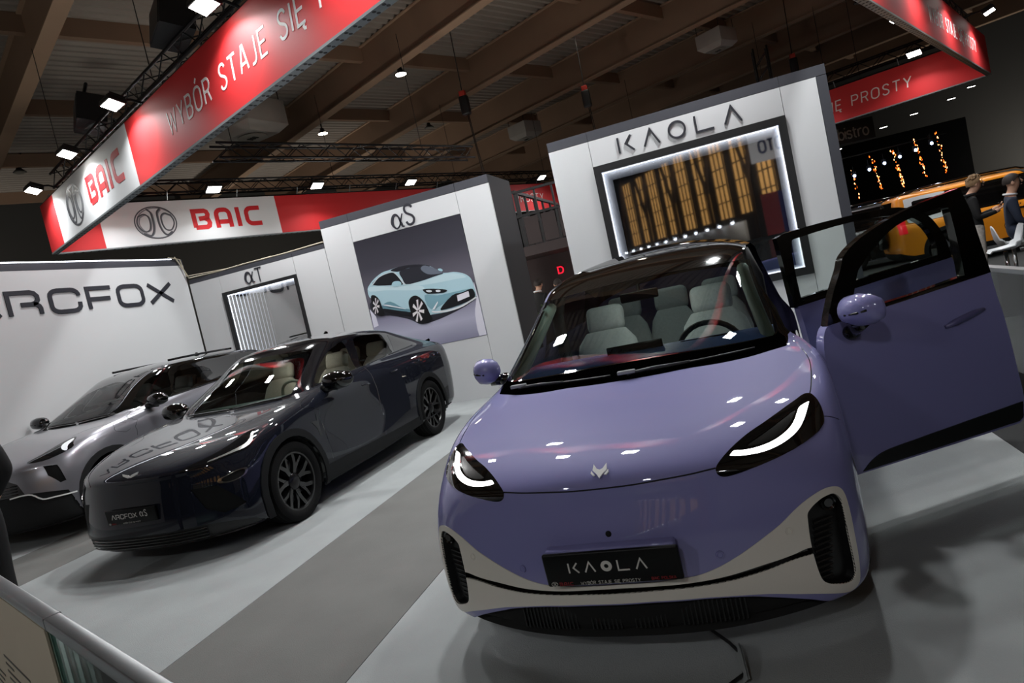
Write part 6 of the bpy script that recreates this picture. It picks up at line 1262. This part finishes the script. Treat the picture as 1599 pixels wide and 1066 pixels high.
    if collar: MB().tube([Vector(P['neckb']) + Vector((.078 * math.cos(a), .070 * math.sin(a), .035 + .012 * math.sin(a))) for a in np.linspace(0, 2 * math.pi, 16, endpoint=False)], .016, 6, closed=True).build('collar', collar, t, True)
    if hood: MB().tube([Vector(P['neckb']) + Vector((.09 * math.cos(a), .09 * math.sin(a) + .02, .02)) for a in np.linspace(0, 2 * math.pi, 16, endpoint=False)], .026, 6, closed=True).build('collar', top, t, True)
    return t
STAND = dict(pelvis=(0, 0, .98), waist=(0, -.005, 1.12), chest=(0, .0, 1.32), neckb=(0, .01, 1.47), neck=(0, -.005, 1.53), jaw=(0, -.03, 1.585), head=(0, -.03, 1.66), crown=(0, -.02, 1.73),
    shl=(.175, .01, 1.40), ell=(.23, .04, 1.12), wrl=(.22, -.06, .88), handl=(.22, -.09, .80), shr=(-.175, .01, 1.40), elr=(-.23, .04, 1.12), wrr=(-.22, -.06, .88), handr=(-.22, -.09, .80),
    hipl=(.095, 0, .90), knl=(.10, -.01, .50), anl=(.105, .02, .09), toel=(.12, -.15, .045), hipr=(-.095, 0, .90), knr=(-.10, -.01, .50), anr=(-.105, .02, .09), toer=(-.12, -.15, .045))
PHONE = dict(STAND, neck=(0, -.02, 1.53), jaw=(0, -.075, 1.575), head=(0, -.085, 1.645), crown=(0, -.06, 1.72), ell=(.22, -.02, 1.13), wrl=(.09, -.27, 1.20), handl=(.05, -.33, 1.235), elr=(-.22, -.02, 1.13), wrr=(-.08, -.26, 1.17), handr=(-.04, -.32, 1.195))
SIT = dict(pelvis=(0, 0, .80), waist=(0, -.02, .94), chest=(0, -.05, 1.13), neckb=(0, -.06, 1.28), neck=(0, -.08, 1.345), jaw=(0, -.11, 1.40), head=(0, -.11, 1.475), crown=(0, -.10, 1.545),
    shl=(.18, -.05, 1.21), ell=(.22, -.10, .95), wrl=(.14, -.30, .86), handl=(.11, -.38, .86), shr=(-.18, -.05, 1.21), elr=(-.22, -.10, .95), wrr=(-.14, -.30, .86), handr=(-.11, -.38, .86),
    hipl=(.10, -.03, .80), knl=(.12, -.42, .78), anl=(.12, -.36, .36), toel=(.13, -.52, .31), hipr=(-.10, -.03, .80), knr=(-.12, -.42, .78), anr=(-.12, -.36, .36), toer=(-.13, -.52, .31))
skin_l = mat('skin_light', '#c79a80', .6, noise=(20, .04)); navy = mat('cloth_navy', '#1c2436', .85, noise=(60, .08)); blackc = mat('cloth_black', '#121213', .85, noise=(60, .08)); pale_t = mat('cloth_pale', '#b9b2ab', .85, noise=(25, .25)); beige_c = mat('cloth_beige', '#b3a488', .85, noise=(30, .08)); sh_w = mat('shoe_white', '#c9c7c2', .6); sh_b = mat('shoe_black', '#101010', .5)
hair_g = mat('hair_sand', '#7d6244', .8, noise=(80, .25)); hair_b = mat('hair_brown', '#241a15', .7, noise=(80, .25))
p = person('young man with curly sandy hair in a black sweatshirt looking down at his phone', (3.72, 12.1, .006), math.radians(-80), PHONE, blackc, pale_t, skin_l, hair_g, sh_w, 1.0, 'curly', hood=True)
o = MB().box((-.037, -.005, -.075), (.037, .005, .075), bev=.004).build('phone', mat('phone_black', '#0a0a0b', .2)); M_ = p.matrix_basis @ Matrix.Translation((0.005, -.36, 1.235)) @ Matrix.Rotation(math.radians(-40), 4, 'X'); o.matrix_basis = Matrix.Translation((3.72, 12.1, .006)) @ Matrix.Rotation(math.radians(80), 4, 'Z') @ Matrix.Translation((0.005, -.37, 1.235)) @ Matrix.Rotation(math.radians(-40), 4, 'X'); tag(o, 'dark phone held by the young man in black', 'phone')
person('dark-haired man in a navy suit sitting on a bar stool before the orange car', (3.98, 11.6, .006), math.radians(-75), SIT, navy, navy, skin_l, hair_b, sh_w, 1.05, collar=mat('shirt_white', '#d5d6da', .8))
person('person in black clothes standing between the aisle and the grey crossover', (-4.80, 3.0, .006), math.radians(115), dict(STAND, ell=(.25, .06, 1.14), wrl=(.19, -.10, .99), handl=(.15, -.13, .93), elr=(-.25, .06, 1.14), wrr=(-.19, -.10, .99), handr=(-.15, -.13, .93)), blackc, blackc, skin_l, hair_b, sh_b, 1.0)
person('person in a beige coat standing in the dark booth doorway', (-3.16, 13.55, .006), math.radians(150), STAND, beige_c, blackc, skin_l, hair_b, sh_b, .93)
person('person in a black and white top standing in the dark booth doorway', (-3.62, 13.6, .006), math.radians(-160), PHONE, blackc, blackc, skin_l, hair_b, sh_b, .98, collar=mat('shirt_white'))
# bar stools
def stool(loc, yaw, label):
    t = thing('bar_stool', label, 'stool', loc, yaw); wh = mat('stool_white', '#c9ccce', .4); ch = mat('stool_chrome', '#b5b8ba', .15, 1)
    MB().lathe([(0, 0), (.20, 0), (.205, .012), (.10, .03), (.035, .05), (.03, .08)], 28).build('base', ch, t, 40); MB().tube([(0, 0, .05), (0, 0, .64)], .026, 12).build('column', ch, t, True); MB().tube([(.0, .0, .30), (.13, -.10, .28), (0, -.20, .27), (-.13, -.10, .28), (0, 0, .30)], .011, 6).build('foot_ring', ch, t, True)
    G = []
    for i, (y, z, w, d) in enumerate(((-.20, .655, .15, .0), (-.17, .672, .19, .02), (-.05, .665, .205, .035), (.08, .668, .21, .05), (.16, .70, .21, .06), (.20, .78, .205, .055), (.215, .88, .19, .04), (.22, .96, .16, .02), (.215, .985, .12, .0))):
        G.append([(w * u, y - (d * u * u if i > 3 else 0), z + (d * u * u if i <= 4 else 0)) for u in np.linspace(-1, 1, 11)])
    G = np.array(G); b = MB(); b.grid(G); n = np.array([0, .012, -.010]); b.grid((G + n)[:, ::-1]); e = [G[0], G[-1]]; 
    b.grid(np.stack([G[:, 0], G[:, 0] + n])); b.grid(np.stack([G[:, -1] + n, G[:, -1]])); b.grid(np.stack([G[0] + n, G[0]])); b.grid(np.stack([G[-1], G[-1] + n])); b.build('seat_shell', wh, t, 60, merge=.0005); return t
stool((3.66, 10.95, .006), math.radians(100), 'white shell bar stool beside the cardboard box'); stool((3.92, 10.45, .006), math.radians(150), 'white shell bar stool with its back to the glass barrier'); stool((3.98, 11.6, .006), math.radians(-75), 'white shell bar stool under the man in the navy suit')
t = thing('cardboard_box', 'open brown cardboard box on the floor beside the bar stools', 'box', (3.28, 11.25, .006), .3); cb = mat('cardboard', '#8a6a44', .85, noise=(6, .08))
b = MB(); 
for a, c in (((-.2, -.2, 0), (.2, -.19, .58)), ((-.2, .19, 0), (.2, .2, .58)), ((-.2, -.19, 0), (-.19, .19, .58)), ((.19, -.19, 0), (.2, .19, .58)), ((-.19, -.19, 0), (.19, .19, .01))): b.box(a, c)
b.build('carton', cb, t)
for M_ in (Matrix.Translation((0, -.2, .58)) @ Matrix.Rotation(math.radians(30), 4, 'X'), Matrix.Translation((0, .2, .58)) @ Matrix.Rotation(math.radians(140), 4, 'X')): MB().box((-.2, -.004, 0), (.2, .004, .17), M_).build('flap', cb, t)
# ---------------------------------------------------------------- glass barriers, booth, floor bits, sights behind the camera
gl = glass('barrier_glass', '#cfe0da', 1.0); alu_r = mat('barrier_alu', '#8a8d8f', .3, .9, noise=(8, .05)); gedge = mat('glass_edge', '#7fae9e', .15, 0, .5)
d1 = Vector((.9008, -.4343, 0)); c0 = Vector((-2.375, 1.525, 0)); ya = math.atan2(d1.x, d1.y) - math.pi / 2
t = thing('glass_barrier', 'glass barrier with an aluminium top rail and a pale printed info panel', 'barrier', c0 - d1 * 2.2, ya)
MB().box((0, -.02, .968), (4.05, .02, 1.0), bev=.004).build('top_rail', alu_r, t, 40)
for k in range(3): MB().box((k * 1.42 + .02, -.0205, .967), (k * 1.42 + .028, .0205, 1.0005)).build('rail_joint', mat('joint_dark', '#5b5d5f', .4, .8), t)
for a, b in ((.0, 1.38), (1.42, 2.82), (2.875, 4.05)):
    MB().box((a, -.006, .04), (b, .006, .96)).build('glass_pane', gl, t)
    MB().box((b - .004, -.007, .04), (b, .007, .96)).build('pane_edge', gedge, t)
MB().box((0, -.05, 0), (4.05, .05, .04)).build('base_rail', alu_r, t)
inf = MB().box((1.42, -.014, .06), (2.80, -.008, .955)).build('info_panel', mat('info_beige', '#b9ae99', .6, noise=(3, .03)), t); il = mat('info_text', '#4a4640', .6)
for k in range(9): MB().box((1.96 - .05 * (k % 3) * 0, -.0155, .70 - .028 * k), (2.36 - .09 * ((k * 7) % 4), -.0142, .708 - .028 * k)).build('text_line', il, inf)
for k in range(7): MB().box((1.55, -.0155, .60 - .028 * k), (1.86 - .05 * (k % 3), -.0142, .608 - .028 * k)).build('text_line', il, inf)
t = thing('glass_barrier', 'glass barrier standing on the dark carpet beside the open violet door', 'barrier', (1.79, 5.80, 0), math.pi / 2 * 1)
MB().box((0, -.035, .965), (3.2, .035, 1.0), bev=.006).build('top_rail', alu_r, t, 40)
for a, b in ((0, 1.58), (1.62, 3.2)): MB().box((a, -.006, .04), (b, .006, .965)).build('glass_pane', gl, t); MB().box((a, -.007, .04), (a + .02, .007, .965)).build('pane_edge', gedge, t)
MB().box((0, -.05, 0), (3.2, .05, .04)).build('base_rail', alu_r, t)
# dark booth with a gallery between the two tall walls
t = thing('booth', 'dark brown two-storey booth with a railed gallery and red lettering', 'booth', (-5.6, 14.0, 0)); bb = mat('booth_brown', '#2a1d1c', .6, noise=(3, .1)); bk = mat('booth_black', '#0d0c0d', .5)
MB().box((0, 0, 2.25), (3.0, 4.2, 2.45)).build('gallery_floor', bb, t); MB().box((0, 2.0, 0), (3.0, 2.1, 2.25)).build('back_wall', mat('booth_red', '#2b1114', .5), t); MB().box((2.75, .3, 0), (3.0, 2.0, 2.25)).build('lit_shelf_wall', mat('shelf_warm', '#b98355', .6), t)
for x in (0, 1.0, 1.62, 2.9): MB().box((x, .0, 0), (x + .08, .08, 2.25)).build('post', bk, t)
for k in range(6): MB().box((1.78, .05 + k * .8, 2.45), (1.83, .10 + k * .8, 3.62)).build('railing_post', bk, t)
for k in range(5): MB().box((1.80, .12 + k * .8, 2.48), (1.815, .83 + k * .8, 3.08)).build('railing_panel', bb, t)
for z in (3.10, 3.62): MB().box((1.77, .0, z - .03), (1.84, 4.2, z + .03)).build('railing_bar', bk, t)
for k in range(4): MB().box((1.84 + k * .38, .02, 2.45), (1.88 + k * .38, .06, 3.62 - .0)).build('railing_post', bk, t)
for z in (3.10, 3.60): MB().box((1.84, .0, z - .025), (3.0, .06, z + .025)).build('railing_bar', bk, t)
for k in range(3): MB().box((1.90 + k * .38, .03, 2.48), (2.20 + k * .38, .045, 3.05)).build('railing_panel', bb, t)
text_part('lettering', 'D  RB', .15, mat('sign_red', '#d0122e', .5, emis=1.5), t, Matrix.Translation((1.95, 1.98, 1.78)), weight=.2, depth=.02, wide=1.4)
lamp('shelf_light', 'SPOT', (-3.2, 14.6, 2.2), (-2.75, 14.9, 1.0), 14, (.1, .1), (1, .75, .5), 100)
t = thing('potted_plant', 'leafy green plant in a dark pot at the booth entrance', 'plant', (-3.42, 12.5, 0)); MB().lathe([(0, 0), (.15, 0), (.19, .42), (.17, .42), (.16, .38), (0, .38)], 20).build('pot', bk, t, 40)
rp_ = random.Random(3)
for k in range(46):
    a = rp_.uniform(0, 6.28); h = rp_.uniform(.6, 1.25); r = rp_.uniform(.05, .30); L = rp_.uniform(.16, .30); p0 = Vector((.05 * math.cos(a), .05 * math.sin(a), .4)); p1 = Vector((r * math.cos(a), r * math.sin(a), h)); q = Vector((math.cos(a), math.sin(a), -.3)).normalized(); s_ = Vector((-math.sin(a), math.cos(a), 0))
    MB().add([p1, p1 + q * L * .5 + s_ * .035, p1 + q * L + Vector((0, 0, -.05)), p1 + q * L * .5 - s_ * .035, p1 + q * L * .5 + Vector((0, 0, .015))], [(0, 1, 4), (1, 2, 4), (2, 3, 4), (3, 0, 4)]).build('leaf', mat('leaf_green', '#3d5a2c', .5, noise=(10, .2)), t)
    if k % 3 == 0: MB().tube([p0, (p0 + p1) / 2 + Vector((0, 0, .1)), p1], .006, 5).build('stem', mat('stem_green', '#4a5230', .6), t, True)
# cable and lifted carpet flap under the nose of the violet car
o = MB().tube([(-.13, 2.93, .012), (-.22, 2.84, .014), (-.33, 2.78, .014), (-.25, 2.66, .016), (-.21, 2.56, .03), (-.20, 2.44, .02), (-.28, 2.36, .012)], .007, 6).build('floor_cable', mat('cable_black', '#0b0b0b', .6)); tag(o, 'thin black cable on the carpet under the violet car nose', 'cable')
b = MB(); G = []
for i in range(6):
    u = i / 5; G.append([(-.235 + .03 * u + .02 * v, 2.40 + .24 * (1 - u) - .02 * v, .007 + .07 * v * (1 - abs(2 * u - 1) * .6) + .002) for v in np.linspace(0, 1, 5)])
b.grid(G); b.grid([[(x + .006, y + .003, z) for x, y, z in r][::-1] for r in G]); o = b.build('carpet_flap', carpet, merge=.0003); tag(o, 'turned up flap of grey carpet under the violet car nose', 'carpet flap')
# what the mirrored panes show: timber facade with lit windows, exhibition booth, signs
FAm = Matrix(((HN.x, HE.x, 0, HE.x * 10), (HN.y, HE.y, 0, HE.y * 10), (0, 0, 1, 0), (0, 0, 0, 1)))   # local x along the hall, y towards the side wall
FA = struct(MB().box((-29.5, 0, 0), (-9, .3, ZB), FAm).build('wall_side', mat('facade_brown', '#3a2f26', .7, noise=(.5, .15))))
for k in range(10):
    a = -28.8 + 2.0 * k
    MB().box((a, -.02, 2.9), (a + 1.25, .0, 7.2), FAm).build('window_pane', amber, FA)
    for j in range(4): MB().box((a + j * .41 - .025, -.08, 2.9), (a + j * .41 + .03, -.02, 7.2), FAm).build('window_bar', wood, FA)
    for j in range(6): MB().box((a, -.07, 2.9 + j * .86 - .03), (a + 1.25, -.02, 2.9 + j * .86 + .03), FAm).build('window_bar', wood, FA)
    if k % 2 == 0: MB().tube([FAm @ Vector((a - .35, -.35, 0)), FAm @ Vector((a - .35, -.35, 4.4)), FAm @ Vector((a + .8, -.35, ZB))], .10, 6).build('timber_brace', wood, FA); MB().tube([FAm @ Vector((a - .35, -.35, 4.4)), FAm @ Vector((a - 1.5, -.35, ZB))], .10, 6).build('timber_brace', wood, FA)
t = thing('booth_wall', 'white booth wall with a row of spotlights opposite the stand', 'booth', FAm @ Vector((-29, -1.6, 0)), math.atan2(HN.x, HN.y) - math.pi / 2)
MB().box((0, 0, 0), (17, .12, 2.5)).build('wall', mat('booth_white', '#b7b4ae', .6), t)
for k in range(14):
    MB().lathe([(0, 0), (.07, 0), (.05, .12), (0, .12)], 12, Matrix.Translation((.8 + k * 1.2, .35, 2.55))).build('spotlight', hb_black, t); MB().ball((.8 + k * 1.2, .35, 2.55), .07, 8, 6).build('spot_lens', mat('spot_glow', '#eaf2ff', .5, emis=12), t)
t = thing('hanging_sign', 'white hanging sign with blue capitals over the aisle before the stand', 'sign', (2.55, -3.2, 3.75), math.pi); MB().box((-1.15, -.03, 0), (1.15, .03, .85)).build('board', mat('sign_white', '#dadcdd', .5, emis=.25), t)  # faint glow put into the white lifts the dark board
text_part('lettering', 'TOMOTO', .34, mat('sign_blue', '#24407e', .5), t, Matrix.Translation((.18, -.031, .25)), weight=.2, depth=.006, align='c', wide=.8, gap=.18); MB().lathe([(.11, 0), (.18, 0), (.18, .006), (.11, .006)], 28, Matrix.Translation((-.85, -.031, .42)) @ Matrix.Rotation(math.pi / 2, 4, 'X')).build('logo_ring', mat('sign_red2', '#c8303c', .5), t)
for x in (-.9, .9): MB().tube([(x, 0, .85), (x, 0, 4.7)], .008, 5).build('cable', hb_black, t)
t = thing('colour_panel', 'freestanding panel in red blue and white opposite the stand', 'panel', (2.7, -8.2, 0), math.pi); 
for k, c in enumerate(('#c9ccd0', '#2f3f96', '#b3202c')): MB().box((-.9 + k * .6, 0, 0), (-.3 + k * .6, .06, 3.1)).build('panel', mat('flag_%d' % k, c, .6), t)
